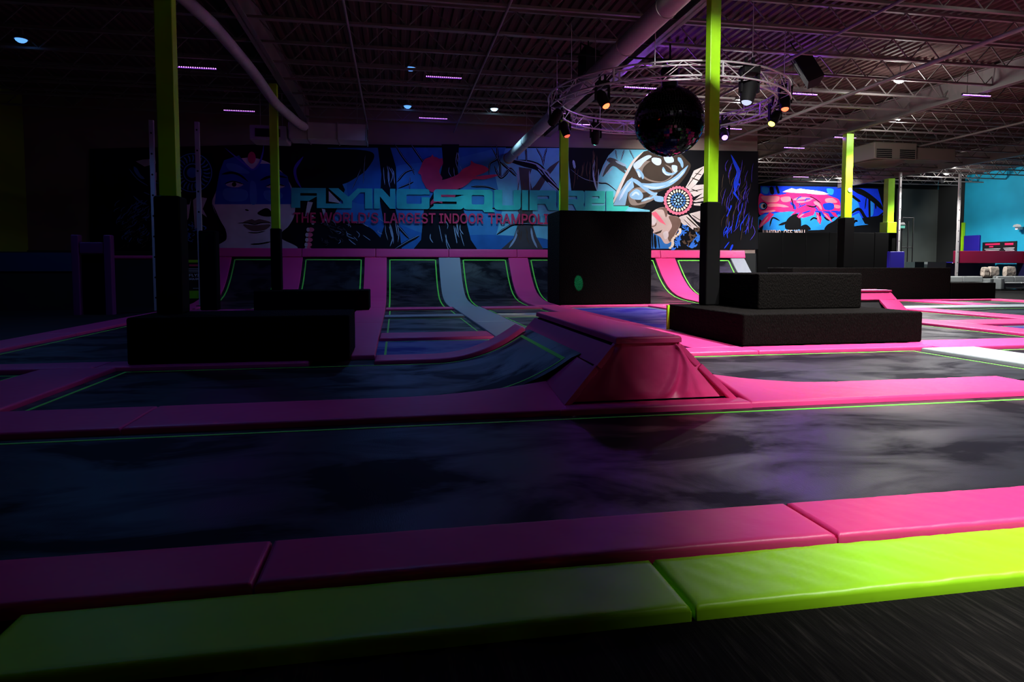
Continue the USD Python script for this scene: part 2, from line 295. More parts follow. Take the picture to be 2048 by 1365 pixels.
def bed(label, x0, x1, y0, y1, m=MESH, f=None, inset=.13, sides='NSEW', du=.5, lines=True, z=.036, ext=.15, w=.042):
    """Trampoline: bed sheet running under its pads, with green webbing lines parallel to the visible edges."""
    t = thing('trampoline', label, 'trampoline')
    g = f or (lambda u, v: (u, v, z))
    bd = obj('bed', sheet(g, steps(x0-ext, x1+ext, du), steps(y0-ext, y1+ext, du)), m, t, smooth=30)
    def up(u, v): p = g(u, v); return (p[0], p[1], p[2]+.006)
    a0, a1, b0, b1 = x0+inset, x1-inset, y0+inset, y1-inset
    if lines:
        if 'N' in sides: obj('border_line', sheet(up, steps(a0, a1, du), [b1-w, b1], .006), LINE, bd)
        if 'S' in sides: obj('border_line', sheet(up, steps(a0, a1, du), [b0, b0+w], .006), LINE, bd)
        if 'W' in sides: obj('border_line', sheet(up, [a0, a0+w], steps(b0+w+.001, b1-w-.001, du), .006), LINE, bd)
        if 'E' in sides: obj('border_line', sheet(up, [a1-w, a1], steps(b0+w+.001, b1-w-.001, du), .006), LINE, bd)
    return t
bed('long black trampoline nearest the camera with one green edge line', -9.0, 14.0, 3.72, 6.62, ext=.05, sides='N')
bed('long black trampoline curving up to the left side of the pink spine', -4.22, 2.25, 7.7, 10.78, f=lambda u, v: (u, v, .036+climb(u, v)*.95), du=.12, ext=.03)
bed('long black trampoline right of the pink spine, grey strip at its end', 3.5, 9.9, 7.7, 10.78, f=lambda u, v: (u, v, .036+climb(u, v)*.95), du=.12, ext=.03, sides='NE')
bed('black trampoline right of the front grey strip at the right edge', 11.12, 17.5, 7.7, 10.6, ext=.03)
bed('black trampoline in the dark at the far left edge', -11.0, -5.35, 7.7, 10.7, ext=.03)
bed('purple trampoline beyond the curved far pad, left of the grey strip', -.34, 2.18, 11.45, 14.15, PURPLE, ext=.02)
bed('black trampoline between the pink cross pad and the grey cross pad', -.34, 2.18, 15.3, 20.3, ext=.02)
bed('small black trampoline at the foot of the middle curved panel', -.34, 2.18, 21.1, 24.0, ext=.02)
bed('dark trampoline mostly hidden behind the spine', 3.32, 5.58, 11.5, 14.15, PURPLE, ext=.02)
bed('black trampoline just beyond the spine, right of the grey strip', 3.32, 5.58, 15.3, 20.3, ext=.02)
bed('small black trampoline left of the tall black cube', 3.32, 5.58, 21.1, 24.0, ext=.02)
bed('far purple trampoline in front of the tall black cube', 6.62, 10.08, 15.2, 24.5, PURPLE, ext=.02)
bed('glossy black trampoline right of the stepped box, nearest of the right group', 10.75, 14.43, 11.74, 21.1, ext=.02)
bed('small purple trampoline at the right edge between the two strips', 15.57, 18.63, 11.74, 14.8, PURPLE, ext=.02)
bed('black trampoline behind the right cross pad', 15.57, 18.63, 16.1, 21.15, ext=.02)
bed('black trampoline at the right edge under the pale grey cross pad', 19.87, 28.18, 16.1, 21.15, ext=.02)
bed('black trampoline beyond the grey cross pad, left of the short strip', 17.3, 23.58, 22.45, 26.1, ext=.02)
bed('black trampoline beyond the grey cross pad, right of the short strip', 24.82, 28.18, 22.45, 26.1, ext=.02)
bed('black trampoline at far left beside the low dark box', -7.33, -4.3, 11.45, 24.0, ext=.02)

# ------------------------------------------------------------------ spine obstacle (pink padded ridge)
def quad_slab(c, th, r=.025, wr=.006, seed=0, nu=10, nv=6):
    """Slab over a bilinear patch: c = corners (u0v0, u1v0, u1v1, u0v1)."""
    c = [np.array(p, float) for p in c]; Lu = np.linalg.norm(c[1]-c[0]); Lv = np.linalg.norm(c[3]-c[0])
    f = lambda u, v: tuple((c[0]*(1-u/Lu)+c[1]*u/Lu)*(1-v/Lv)+(c[3]*(1-u/Lu)+c[2]*u/Lu)*v/Lv)
    return slab(f, np.linspace(0, Lu, nu), np.linspace(0, Lv, nv), th, r, wr, seed, .004)
def spine(label, loc=(0, 0, 0), rz=0):
    t = thing('padded_spine', label, 'obstacle', loc=loc, rz=rz)
    # local: ridge along +y from y=0 (near) to 4.5, x centred, z from deck
    S = .06
    obj('frame', trimesh.convex.convex_hull(np.array([(s*a, y, z) for s in (-1, 1) for a, y, z in ((.98, .20, .04), (.36, .40, .72), (.36, 4.3, .72), (.60, 4.35, .42), (.60, 1.0, .42), (.98, .85, .04))])), BLACK, t)
    def front(u, v):
        k = v/.72; half = 1.02*(1-k)+.375*k; x = (u-.5)*2*half
        return (x, .045+.10*k, .10+.66*k)
    us, vs = np.linspace(0, 1, 60), np.linspace(0, .72, 30)
    P = np.array([[front(u, v) for v in vs] for u in us])
    kx = (us[:, None]-.5)*2; kv = (vs[None]/.72)
    fan = sum(a*np.exp(-((kx-(c0*(kv)+c1*(1-kv)))/wd)**2) for a, c0, c1, wd in ((.030, .88, .15, .07), (.022, .9, .42, .06), (.018, -.85, -.5, .09), (.014, .85, .62, .05), (.02, -.8, -.05, .12), (-.02, .88, .28, .08)))
    edge = np.minimum(1, 12*np.minimum(us, 1-us))[:, None]*np.minimum(1, 10*np.minimum(kv, 1-kv))
    P[..., 1] -= (1.5*fan+.014*(meshkit.fbm(P*6, 3, 2)-.5))*edge
    nu, nv = P.shape[:2]; idx = np.arange(nu*nv).reshape(nu, nv); B = nu*nv
    q = np.stack([idx[:-1, :-1], idx[1:, :-1], idx[1:, 1:], idx[:-1, 1:]], -1).reshape(-1, 4)
    loop = np.concatenate([idx[:, 0], idx[-1, 1:], idx[-2::-1, -1], idx[0, -2:0:-1]]); nx = np.roll(loop, -1)
    F = np.vstack([q, q[:, ::-1]+B, np.stack([loop, loop+B, nx+B, nx], -1)])
    obj('front_panel', (np.vstack([P.reshape(-1, 3), P.reshape(-1, 3)+[0, .07, 0]]), np.vstack([F[:, [0, 1, 2]], F[:, [0, 2, 3]]])), PINK, t, smooth=50)
    obj('base_pad', slab(flat(.0), steps(-1.14, 1.12, .06), steps(-.24, .03, .06), .085, .025, .006, 51, .004), PINK, t, smooth=50)
    obj('top_pad', slab(lambda u, v: (u, v, .745), steps(-.40, .40, .1), steps(.09, 4.3, .15), .075, .025, .006, 52, .004), PINK, t, smooth=50)
    for s in (-1, 1):
        a = [(s*.63, .08, .50), (s*.63, 4.3, .50), (s*.425, 4.3, .715), (s*.425, .13, .715)]
        b = [(s*1.06, -.05, .07), (s*1.06, .82, .20), (s*.655, .80, .50), (s*.655, .07, .485)]
        if s > 0: a = [a[3], a[2], a[1], a[0]]; b = [b[3], b[2], b[1], b[0]]
        a = a[::-1] if False else a
        fa = quad_slab(a, .075, seed=53+s, nu=30, nv=5); fb = quad_slab(b, .075, seed=56+s, nu=10, nv=8)
        obj('upper_side_pad', fa, PINK, t, smooth=50); obj('lower_side_pad', fb, PINK, t, smooth=50)
        c = [(s*1.06, 3.9, .10), (s*1.06, 4.45, .10), (s*.655, 4.45, .50), (s*.655, 3.9, .50)]
    return t
SP = spine('pink padded spine obstacle with a creased front panel, between the long trampolines', (2.88, 6.86, .032))
copy_of(SP, 'small pink padded wedge seen behind the stepped black box at right', (17.35, 20.2, .032), 90)
# ------------------------------------------------------------------ curved wall of trampolines
PROF = np.array([(25.0, .0), (26.6, .02), (27.9, .09), (28.7, .20), (29.3, .36), (29.8, .58), (30.2, .84), (30.6, 1.15), (31.05, 1.60), (31.5, 2.08)])
SEG = np.concatenate([[0], np.cumsum(np.linalg.norm(np.diff(PROF, axis=0), axis=1))]); WL = SEG[-1]
def wallf(off=0.0):
    def f(u, v):
        y = np.interp(v, SEG, PROF[:, 0]); z = np.interp(v, SEG, PROF[:, 1]); return (u, y, .036+z+off)
    return f
def wpad(x0, x1, m, label, seed, va=.02): return obj('safety_pad', slab(wallf(), steps(x0, x1, .25), np.linspace(va, WL, 34), .075, .025, .006, seed, .004), m, smooth=50, label=label, cat='pad')
wx = [(-8.1, -7.4), (-5.25, -4.25), (-1.42, -.38), (2.1, 3.15), (5.55, 6.55), (9.4, 10.4), (13.3, 14.4), (17.55, 18.35)]
wl_ = ['pink curved strip at the left end of the curved wall', 'pink curved wall strip behind the slim green column', 'pink curved wall strip left of the middle panel', 'grey curved wall strip, the only grey one near the middle',
       'pink curved wall strip just left of the tall black cube', 'pink curved wall strip hidden behind the tall black cube', 'brightly lit pink curved wall strip right of the tall black cube', 'grey curved strip at the right end of the curved wall']
for i, ((a, b), l) in enumerate(zip(wx, wl_)): wpad(a, b, GREY if i in (3, 7) else PINK, l, 60+i, 2.45 if i == 5 else .02)
bl = ['dark curved trampoline panel at the left end of the mural wall', 'curved trampoline panel above the small dark box', 'curved trampoline panel between the pink and grey wall strips', 'curved trampoline panel right of the grey wall strip',
      'curved trampoline panel partly hidden by the tall black cube', 'curved trampoline panel seen just right of the tall black cube', 'curved trampoline panel behind the lime column at right']
for i, l in enumerate(bl):
    a, b = wx[i][1], wx[i+1][0]
    t = thing('curved_trampoline', l, 'trampoline')
    bd = obj('bed', sheet(wallf(), steps(a-.05, b+.05, .5), np.linspace(2.45 if i == 4 else .02, WL-.02, 30)), MESH, t, smooth=40)
    up_ = wallf(.012); vv = np.linspace(2.5 if i == 4 else .1, WL-.16, 30)
    obj('border_line', sheet(up_, [a+.12, a+.18], vv, .008), LINE, bd); obj('border_line', sheet(up_, [b-.18, b-.12], vv, .008), LINE, bd)
    obj('border_line', sheet(up_, [a+.181, b-.181], [WL-.20, WL-.14], .008), LINE, bd)
hx = [-8.1, -4.3, -.9, 2.6, 6.0, 9.9, 13.6, 18.4]
hl = ['left end', 'the painted woman', 'the start of the big lettering', 'the squirrel emblem', 'the last big letters', 'the animal pelt in the mural', 'the painted profile face']
for i, l in enumerate(hl):
    a, b = hx[i]+.008, hx[i+1]-.008
    obj('ledge_pad', slab(lambda u, v: (u, 31.44+v*.25, 2.125+v*.968), steps(a, b, .3), steps(0, .42, .1), .07, .025, .005, 70+i, .003), PINK, smooth=50, label=f'pink ledge pad on top of the curved wall under {l}', cat='pad')
obj('trim_2', bx(XL, 19.12, 31.6, 31.69, 0, 2.4), DARKWALL, label='black framing wall behind the curved trampolines', cat='wall', kind='structure')

# ------------------------------------------------------------------ boxes
def crate(label, x0, x1, y0, y1, z0, z1, name='jump_box'):
    return obj(name, rbox(x0, x1, y0, y1, z0, z1, .035), WEAVE, smooth=40, label=label, cat='box')
t = thing('jump_box', 'large low woven black box, lower step of the stepped pair at right', 'box')
obj('body', rbox(6.66, 10.68, 11.4, 14.9, .112, .74, .035), WEAVE, t, smooth=40)
obj('corner_strip', bx(6.60, 6.655, 14.78, 14.86, .115, .72), LIME, t, label='lime green corner strip')
crate('woven black box standing on the lower step beside the lime column', 7.70, 10.22, 12.6, 14.85, .741, 1.52)
crate('tall black cube with a round green light spot, in front of the mural', 6.58, 10.55, 25.3, 27.35, .115, 3.96)
crate('low dark woven box with the green column standing on it, at left', -4.15, -.75, 10.9, 12.4, .112, .86)
crate('small dark box behind the low woven box at left', -4.85, -.92, 23.5, 24.95, .115, .83)
crate('long high black box far back at right', 18.42, 27.1, 27.3, 29.4, 0, 1.63)
crate('lower black end box beside the long far box, near the sofas', 27.12, 29.75, 27.3, 29.2, 0, .88)

# ------------------------------------------------------------------ high-bay lamps, LED bars
HOUSE = mat('lamp_housing', (.25, .25, .26), .4, .5, metal=.6)
def highbay(i, x, y, inten, color, cone, soft, label):
    t = thing('high_bay_lamp', label, 'lamp', loc=(x, y, LAMP_Z))
    obj('housing', lathe([(0, .30), (.06, .30), (.07, .14), (.17, .11), (.20, .02), (.20, 0), (.17, 0), (.165, .03), (0, .03)], 20), HOUSE, t, smooth=40)
    k = 35 if inten > 700 else 4 if inten > 200 else 2
    obj('lens', lathe([(0, -.10), (.08, -.085), (.14, -.04), (.16, .012), (.16, .02), (0, .02)], 20), glow(f'lamp_glow_{i}', color, k), t)
    obj('hook', cyl((0, 0, .3), (0, 0, .6), .012, 6), HOUSE, t)
    light(str(t.GetPath())+'/light', 'SphereLight', (0, 0, -.28), (0, 0, -1), inten, color, .16, cone, soft)
    if color is WHITE and y > 20: light(str(t.GetPath())+'/side_glow', 'SphereLight', (0, 0, -.24), (0, 0, -1), 55, color, .12)
LL = ['high-bay lamp beside the white girder at upper right', 'bright high-bay lamp above the second lit joist at right', 'high-bay lamp inside the ring truss view, right of the lime column', 'small bright lamp at the right end of the mural',
      'nearer of the two small far lamps at right', 'farther of the two small far lamps at right', 'high-bay lamp above the front pink and lime pads, out of view', 'high-bay lamp above the spine, out of view', 'high-bay lamp above the right trampolines, out of view',
      'upper of the two hazy lamps left of the middle', 'lower of the two hazy lamps left of the middle', 'hazy lamp by the end of the round duct', 'added dim blue fill lamp over the front left, out of view', 'added dim blue fill lamp over the second trampoline, out of view', 'added dim blue fill lamp above the left box', 'added dim blue fill lamp in the far left corner']
for i, (x, y, k, c, cone, soft) in enumerate(LAMPS): highbay(i, x, y, k, c, cone, soft, LL[i])

BARS = [(-6.25, 22.6), (-6.25, 28.4), (1.7, 22.2), (1.7, 28.3), (8.75, 22.2), (8.55, 28.3), (15.4, 27.9), (15.0, 21.9), (21.55, 20.9), (22.1, 28.75), (21.3, 31.7), (28.6, 41.7)]
BN = ['dim purple LED bar at the upper left', 'dim purple LED bar above the painted woman', 'purple LED bar right of the upper hazy lamp', 'purple LED bar below the lower hazy lamp', 'bright purple LED bar left of the mirror ball mount', 'purple LED bar by the left column top under the ring truss',
      'purple LED bar just right of the lime column', 'small purple LED bar right of the ring truss', 'purple LED bar farthest right, beyond the white girder', 'purple LED bar crossed by the far lime column', 'blue LED bar right of the mural end', 'faint blue LED bar above the blue and pink mural']
PUR = (.30, .04, 1.0)
BAR_AIM = {4: ((0, -.9, -.25), 28, PUR), 5: ((0, 1, -.1), 13, (.10, .03, 1.0)), 3: ((0, 1, -.1), 4, (.10, .03, 1.0)), 7: ((-.75, -.6, -.25), 26, PUR)}
for i, (x, y) in enumerate(BARS):
    z = 8.09; t = thing('led_bar', BN[i], 'light', 'purple LED bars under the roof' if False else None, loc=(x, y, z))
    obj('housing', bx(-.62, .62, -.035, .035, 0, .07), BLACK, t)
    each('hanging_wire', [bx(q-.006, q+.006, -.006, .006, .07, 1.05) for q in (-.4, .4)], BLACK, t)
    k = .35 if x < 5 else 1.0
    obj('diode_row', kind='stuff', mesh=cat_([trimesh.creation.icosphere(1, .022).apply_translation((q, -.036, .012)) for q in np.linspace(-.58, .58, 18)]), mat=glow('led_dots' if k == 1 else 'led_dots_dim', (.75, .30, 1.0), 5*k), parent=t)
    obj('lens_strip', bx(-.6, .6, -.03, .03, -.006, 0), glow('led_strip' if k == 1 else 'led_strip_dim', PUR, 1.7*k), t)
    light(str(t.GetPath())+'/light', 'RectLight', (0, -.04, -.02), *BAR_AIM.get(i, ((0, 0, -1), 10 if x > 5 else 2, PUR)), size=(1.2, .06))

# ------------------------------------------------------------------ ring truss, mirror ball, moving heads, speakers
TC = np.array([8.07, 18.5, 6.585]); TR = 3.34
t = thing('ring_truss', 'large circular aluminium lighting truss hung below the roof', 'truss')
def ring(R, z, r):
    n = 96; a = np.linspace(0, 2*math.pi, n+1)[:-1]; m = 8; b = np.linspace(0, 2*math.pi, m+1)[:-1]
    V = np.array([[TC[0]+(R+r*np.cos(q))*np.cos(p), TC[1]+(R+r*np.cos(q))*np.sin(p), z+r*np.sin(q)] for p in a for q in b])
    i = np.arange(n)[:, None]; j = np.arange(m)[None]; f = np.stack([i*m+j, ((i+1) % n)*m+j, ((i+1) % n)*m+(j+1) % m, i*m+(j+1) % m], -1).reshape(-1, 4)
    return (V, np.vstack([f[:, [0, 1, 2]], f[:, [0, 2, 3]]]))
RI, RO, ZT, ZBt = TR-.17, TR+.17, TC[2]+.18, TC[2]-.18
for R in (RI, RO):
    for z in (ZT, ZBt): obj('chord', ring(R, z, .026), ALU, t, smooth=True)
def rp(R, a, z): return (TC[0]+R*math.cos(a), TC[1]+R*math.sin(a), z)
nb = 44; br = [[], [], [], []]
for i in range(nb):
    a, b = 2*math.pi*i/nb, 2*math.pi*(i+1)/nb; s = i % 2
    for k, (A, B) in enumerate([((RI, ZBt), (RI, ZT)), ((RO, ZBt), (RO, ZT)), ((RI, ZT), (RO, ZT)), ((RI, ZBt), (RO, ZBt))]):
        if s: A, B = B, A
        br[k].append(cyl(rp(A[0], a, A[1]), rp(B[0], b, B[1]), .012, 5))
for k, b in enumerate(br): obj('bracing', cat_(b), ALU, t, smooth=60, kind='stuff')
each('splice_plate', [bar(rp(R, a, ZT), rp(R, a, ZBt), .04) for R in (RI, RO) for a in np.linspace(0, 2*math.pi, 9)[:-1]], ALU, t)
each('hanging_cable', [cyl(rp(TR, a, ZT), rp(TR, a, 8.4), .012, 5) for a in np.linspace(.3, 2*math.pi+.3, 9)[:-1]], ALU, t)
b = thing('mirror_ball', 'big dark mirror ball hanging in the middle of the ring truss', 'mirror ball', loc=(8.23, 18.5, 6.07))
R = 1.045; V, F = [], []; nr = 40
for i in range(nr):
    p0, p1 = math.pi*i/nr, math.pi*(i+1)/nr; pm = (p0+p1)/2; nc = max(6, int(round(2*math.pi*R*math.sin(pm)/(math.pi*R/nr))))
    for j in range(nc):
        a0, a1 = 2*math.pi*j/nc, 2*math.pi*(j+.93)/nc; p1b = p0+(p1-p0)*.93; jt = RNG.normal(0, .006, 2)
        k = len(V); am = (a0+a1)/2
        for aa, pp in ((a0, p0), (a1, p0), (a1, p1b), (a0, p1b)):
            rr = R*(1+jt[0]*(aa-am)*3+jt[1]*(pp-pm)*3)
            V.append((rr*math.sin(pp)*math.cos(aa), rr*math.sin(pp)*math.sin(aa), rr*math.cos(pp)))
        F += [(k, k+3, k+2), (k, k+2, k+1)]
obj('mirror_tile', (np.array(V), np.array(F)), mat('mirror', (.018, .018, .02), .04, .5, metal=1.0), b, kind='stuff')
obj('core', trimesh.creation.icosphere(4, R*.985), BLACK, b, smooth=True)
obj('motor', cat_([cyl((0, 0, R-.02), (0, 0, R+.32), .24, 20), cyl((0, 0, R+.3), (0, 0, R+.5), .28, 20)]), BLACK, b, smooth=40)
each('clamp', [bx(-.24, -.12, -.06, .06, R+.5, R+.66), bx(.10, .22, -.06, .06, R+.5, R+.66)], BLACK, b)
obj('hanging_pole', cyl((0, 0, R+.5), (0, 0, 2.3), .03, 8), BLACK, b)
obj('cross_bar', bar((-TR+.02, 0, R+.78), (TR-.32, 0, R+.78), .05), BLACK, b)
def head(label, p, aim, lens, k=1.0, s=1.0, zc=None):
    """Moving-head spotlight: clamp and base on the truss, yoke, tilted barrel with a glowing lens."""
    p = np.array(p, float); d = np.array(aim, float); d /= np.linalg.norm(d)
    t = thing('moving_head', label, 'stage light', loc=tuple(p))
    obj('base', rbox(-.17*s, .17*s, -.13*s, .13*s, .30*s, .44*s, .02), BLACK, t)
    each('clamp', [bx(-.1*s, -.05*s, -.03, .03, .44*s, .62*s), bx(.05*s, .1*s, -.03, .03, .44*s, .62*s)], BLACK, t)
    each('yoke_arm', [bx(-.20*s, -.16*s, -.05*s, .05*s, -.06*s, .32*s), bx(.16*s, .20*s, -.05*s, .05*s, -.06*s, .32*s)], BLACK, t)
    bar_ = lathe([(0, -.22*s), (.10*s, -.22*s), (.145*s, -.12*s), (.15*s, .12*s), (.125*s, .27*s), (.11*s, .27*s), (.11*s, .25*s), (0, .25*s)], 18)
    T = trimesh.geometry.align_vectors([0, 0, 1], d); bar_.apply_transform(T); bl_ = obj('barrel', bar_, BLACK, t, smooth=40)
    ln = lathe([(0, .32*s), (.05*s, .312*s), (.085*s, .285*s), (.10*s, .255*s), (0, .255*s)], 18); ln.apply_transform(T)
    obj('lens', ln, glow('lens_%d_%d_%d_%d' % (*[int(c*99) for c in lens], int(k*10)), lens, 9*k), bl_)
    return t, p+d*.30*s
head('moving-head light with a red lens, on the left inside of the ring truss', (5.43, 16.45, 6.10), (.25, -.45, -.8), (1, .06, .02))
head('black moving-head light at the left end of the ring truss', (4.74, 18.7, 6.12), (-.5, .1, -.8), (.01, .01, .02), 0)
head('moving-head light with a red glow below the left end of the ring truss', (5.55, 20.7, 6.22), (.25, -.2, -.9), (1, .05, .03), .4)
head('large moving-head light hanging inside the right of the ring truss', (8.97, 15.3, 6.2), (-.25, -.1, -1), (.5, .55, .8), .15, 1.3)
head('moving-head light with a red lens at the right end of the ring truss', (10.9, 16.7, 6.35), (-.15, -.3, -.9), (1, .05, .02))
_, pY = head('moving-head light with a yellow lens below the right of the ring truss', (11.3, 17.8, 6.15), (-.55, -.25, -.75), (1, .85, .05), 1.2)
GT = np.array([7.40, 25.29, 1.03]); GP = np.array([8.45, 21.8, 6.2])
_, pG = head('moving-head light with a green lens, left of the mirror ball', (8.45-1.55, 21.6, 6.2), (.1, .57, -.8), (.08, 1, .45), 1.3)
head('moving-head light glowing blue, right behind the lime column', (10.93, 20.16, 6.15), (-.2, -.6, -.6), (.3, .15, 1), .6)
GH = np.array([6.9, 21.6, 6.2]); gl = np.array([.04, .25, -.36]); light('/World/moving_head_006/beam', 'SphereLight', gl, gl+(GT-(GH+gl)), 9000, (.02, 1, .38), .02, 1.75, .05)
YH = np.array([11.3, 17.8, 6.15]); yl = np.array([-.25, -.1, -.34]); light('/World/moving_head_005/beam', 'SphereLight', yl, yl+(np.array([3.75, 20.7, .12])-(YH+yl)), 700, (1, .8, .02), .02, 1.9, .2)
def speaker(label, p, tilt, yaw):
    t = UsdGeom.Xform.Define(stage, numbered('/World', 'loudspeaker')); t.AddTranslateOp().Set(Gf.Vec3d(*p)); t.AddRotateZOp().Set(yaw); t.AddRotateXOp().Set(tilt[0]); t.AddRotateYOp().Set(tilt[1])
    t = tag(t, label, 'speaker')
    P = trimesh.convex.convex_hull(np.array([(x, y, z) for z in (-.50, .50) for x, y in ((-.27, -.24), (.27, -.24), (.2, .24), (-.2, .24))]))
    obj('cabinet', P, BLACK, t)
    obj('grille', bx(-.25, .25, -.262, -.242, -.47, .47), mat('speaker_grille', (.012, .012, .013), .6, .4), t)
    each('bracket', [bx(-.29, -.275, -.02, .02, -.05, .72), bx(.275, .29, -.02, .02, -.05, .72)], BLACK, t); obj('hanger', cat_([bx(-.29, .29, -.02, .02, .7, .73), bx(-.015, .015, -.015, .015, .72, 1.3)]), BLACK, t)
speaker('tilted black loudspeaker hanging left above the ring truss', (5.9, 19.3, 7.85), (-18, 14), 20)
speaker('tilted black loudspeaker hanging right above the ring truss', (13.4, 19.3, 8.1), (-18, -24), -25)

# ------------------------------------------------------------------ murals: flat paint on the walls, drawn on a grid of drawing units and laid out in metres on the wall plane
class Mural:
    """A wall painting. Shapes are drawn in drawing units (right, down) and carried to the wall plane y = Y by one projective map."""
    def __init__(s, Y): s.Y, s.k, s.parts = Y, 0, {}
    def to_wall(s, q, lift):
        q = np.asarray(q, float).reshape(-1, 2)
        d = fw+rt*((q[:, :1]-1024)/FOC)-up*((q[:, 1:]-CYP)/FOC)
        t = s.Y/d[:, 1]; return np.stack([d[:, 0]*t, np.full(len(q), s.Y-lift), EYE+d[:, 2]*t], 1)
    def paint(s, name, m, shapes):
        s.k += 1; s.parts.setdefault((name, m), []).append((unary_union([g.buffer(0) for g in shapes]), s.k))
    def build(s, root):
        for (name, m), items in s.parts.items():
            n = 0; ms = []
            for g, k in items:
                for p in getattr(g, 'geoms', [g]):
                    if p.is_empty or p.area < .05 or p.geom_type != 'Polygon': continue
                    v, f = trimesh.creation.triangulate_polygon(p.simplify(.04), engine='earcut')
                    w = s.to_wall(v, .0012*k); a = w[f[:, 0]]; nn = np.cross(w[f[:, 1]]-a, w[f[:, 2]]-a)
                    f = np.where((nn[:, 1] > 0)[:, None], f[:, ::-1], f); ms.append(trimesh.Trimesh(w, f, process=False))
            if len(ms) > 45: obj(name, cat_(ms), paintm(m), root, kind='stuff')
            else:
                for q in ms: obj(name, q, paintm(m), root)
PAINT = {}
def paintm(key):
    return MATS.get('paint_'+key) or mat('paint_'+key, PAINT[key][0], .75, .12, var=PAINT[key][1])
def colour(key, r, g, b, v=(1.3, .14)): PAINT[key] = (lin(r, g, b), v)
def spl(pts, closed=False, n=7):
    P = np.array(pts, float); m = len(P); out = []
    for i in range(m if closed else m-1):
        p0, p1, p2, p3 = (P[(i+o) % m] if closed else P[min(max(i+o, 0), m-1)] for o in (-1, 0, 1, 2))
        for t in np.linspace(0, 1, n, endpoint=False):
            out.append(.5*((2*p1)+(-p0+p2)*t+(2*p0-5*p1+4*p2-p3)*t*t+(-p0+3*p1-3*p2+p3)*t**3))
    if not closed: out.append(P[-1])
    return np.array(out)
def blob(*pts): return Polygon(spl(pts, True)).buffer(0)
def poly(*pts): return Polygon(pts).buffer(0)
def stroke(pts, w0, w1=None, taper=True):
    w1 = w0 if w1 is None else w1; c = spl(pts); d = np.gradient(c, axis=0); nrm = np.stack([-d[:, 1], d[:, 0]], 1); nrm /= np.maximum(np.linalg.norm(nrm, axis=1, keepdims=True), 1e-9)
    w = np.linspace(w0, w1, len(c))[:, None]/2
    if taper: w = w*np.minimum(1, .15+4*np.minimum(np.linspace(0, 1, len(c)), np.linspace(1, 0, len(c))))[:, None]
    return Polygon(np.vstack([c+nrm*w, (c-nrm*w)[::-1]])).buffer(0)
def ell(x, y, rx, ry=None, a=0): return affinity.rotate(affinity.scale(Point(x, y).buffer(1, 10), rx, ry or rx), a)
def streaks(rect, n, L, w, lean=0.0, seed=0, wob=2.0):
    r = np.random.default_rng(seed); out = []
    for _ in range(n):
        x, y = r.uniform(rect[0], rect[2]), r.uniform(rect[1], rect[3]); l = r.uniform(.4, 1)*L
        out.append(stroke([(x, y), (x+lean*l*.5+r.normal(0, wob), y+l*.5), (x+lean*l+r.normal(0, wob), y+l)], r.uniform(.5, 1)*w))
    return out
Aq = lambda *p: [(1180+.1758*x, 280+.1758*y) for x, y in p]
Bq = lambda *p: [(960+.1758*x, 280+.1758*y) for x, y in p]
Cq = lambda *p: [(760+.1465*x, 280+.1465*y) for x, y in p]
Dq = lambda *p: [(540+.1465*x, 320+.1465*y) for x, y in p]
Eq = lambda *p: [(380+.1758*x, 270+.1758*y) for x, y in p]
Gq = lambda *p: [(160+.1758*x, 260+.1758*y) for x, y in p]
Hq = lambda *p: [(1510+.1465*x, 360+.1465*y) for x, y in p]
for k, c in dict(night=(13, 15, 20), sky=(112, 196, 216), sky_deep=(46, 112, 182), sky_darkened=(64, 136, 190), bark=(17, 20, 28), bark_grey=(74, 74, 76), bark_light=(150, 178, 200), bark_brown=(86, 70, 56), skin=(192, 172, 162), skin_dark=(112, 90, 78), skin_pale=(206, 198, 196),
                 blush=(236, 104, 126), bone=(206, 198, 190), bone_dark=(128, 116, 106), pelt=(58, 49, 41), pelt_blue=(128, 170, 200), pelt_light=(178, 200, 228), bead_pink=(238, 112, 134), bead_cream=(220, 210, 184), bead_blue=(66, 118, 176), bead_sky=(136, 180, 214),
                 braid=(52, 118, 214), royal=(28, 66, 232), violet=(88, 70, 200), mask=(38, 82, 176), mask_light=(74, 128, 196), gem=(206, 40, 104), teal=(64, 200, 182), crimson=(214, 62, 98), ink=(9, 10, 14), blue=(20, 62, 250), azure=(40, 150, 255), magenta=(238, 40, 118), rose=(255, 130, 150), cream=(236, 206, 200)).items(): colour(k, *c)
M = Mural(31.66)
M.paint('background', 'night', [poly((180, 298), (600, 287), (1100, 294.5), (1516, 303), (1516, 499), (440, 500), (180, 503))])
M.paint('sky', 'sky', [poly((655, 300), (1100, 296), (1300, 300), (1300, 497), (640, 497), (690, 380))])
M.paint('sky', 'sky_darkened', [poly((655, 296), (1012, 295), (990, 350), (1005, 420), (985, 500), (640, 500), (690, 380))])  # darkening of the left side put into the sky colour
M.paint('sky', 'sky_deep', [poly((655, 296), (1000, 295), (900, 320), (800, 330), (700, 380)), blob((650, 470), (760, 440), (860, 470), (980, 470), (1090, 478), (1090, 497), (640, 497)), blob((700, 330), (740, 310), (770, 330), (760, 400), (700, 400))])  # deep blue at left also carries the painted-in darkening
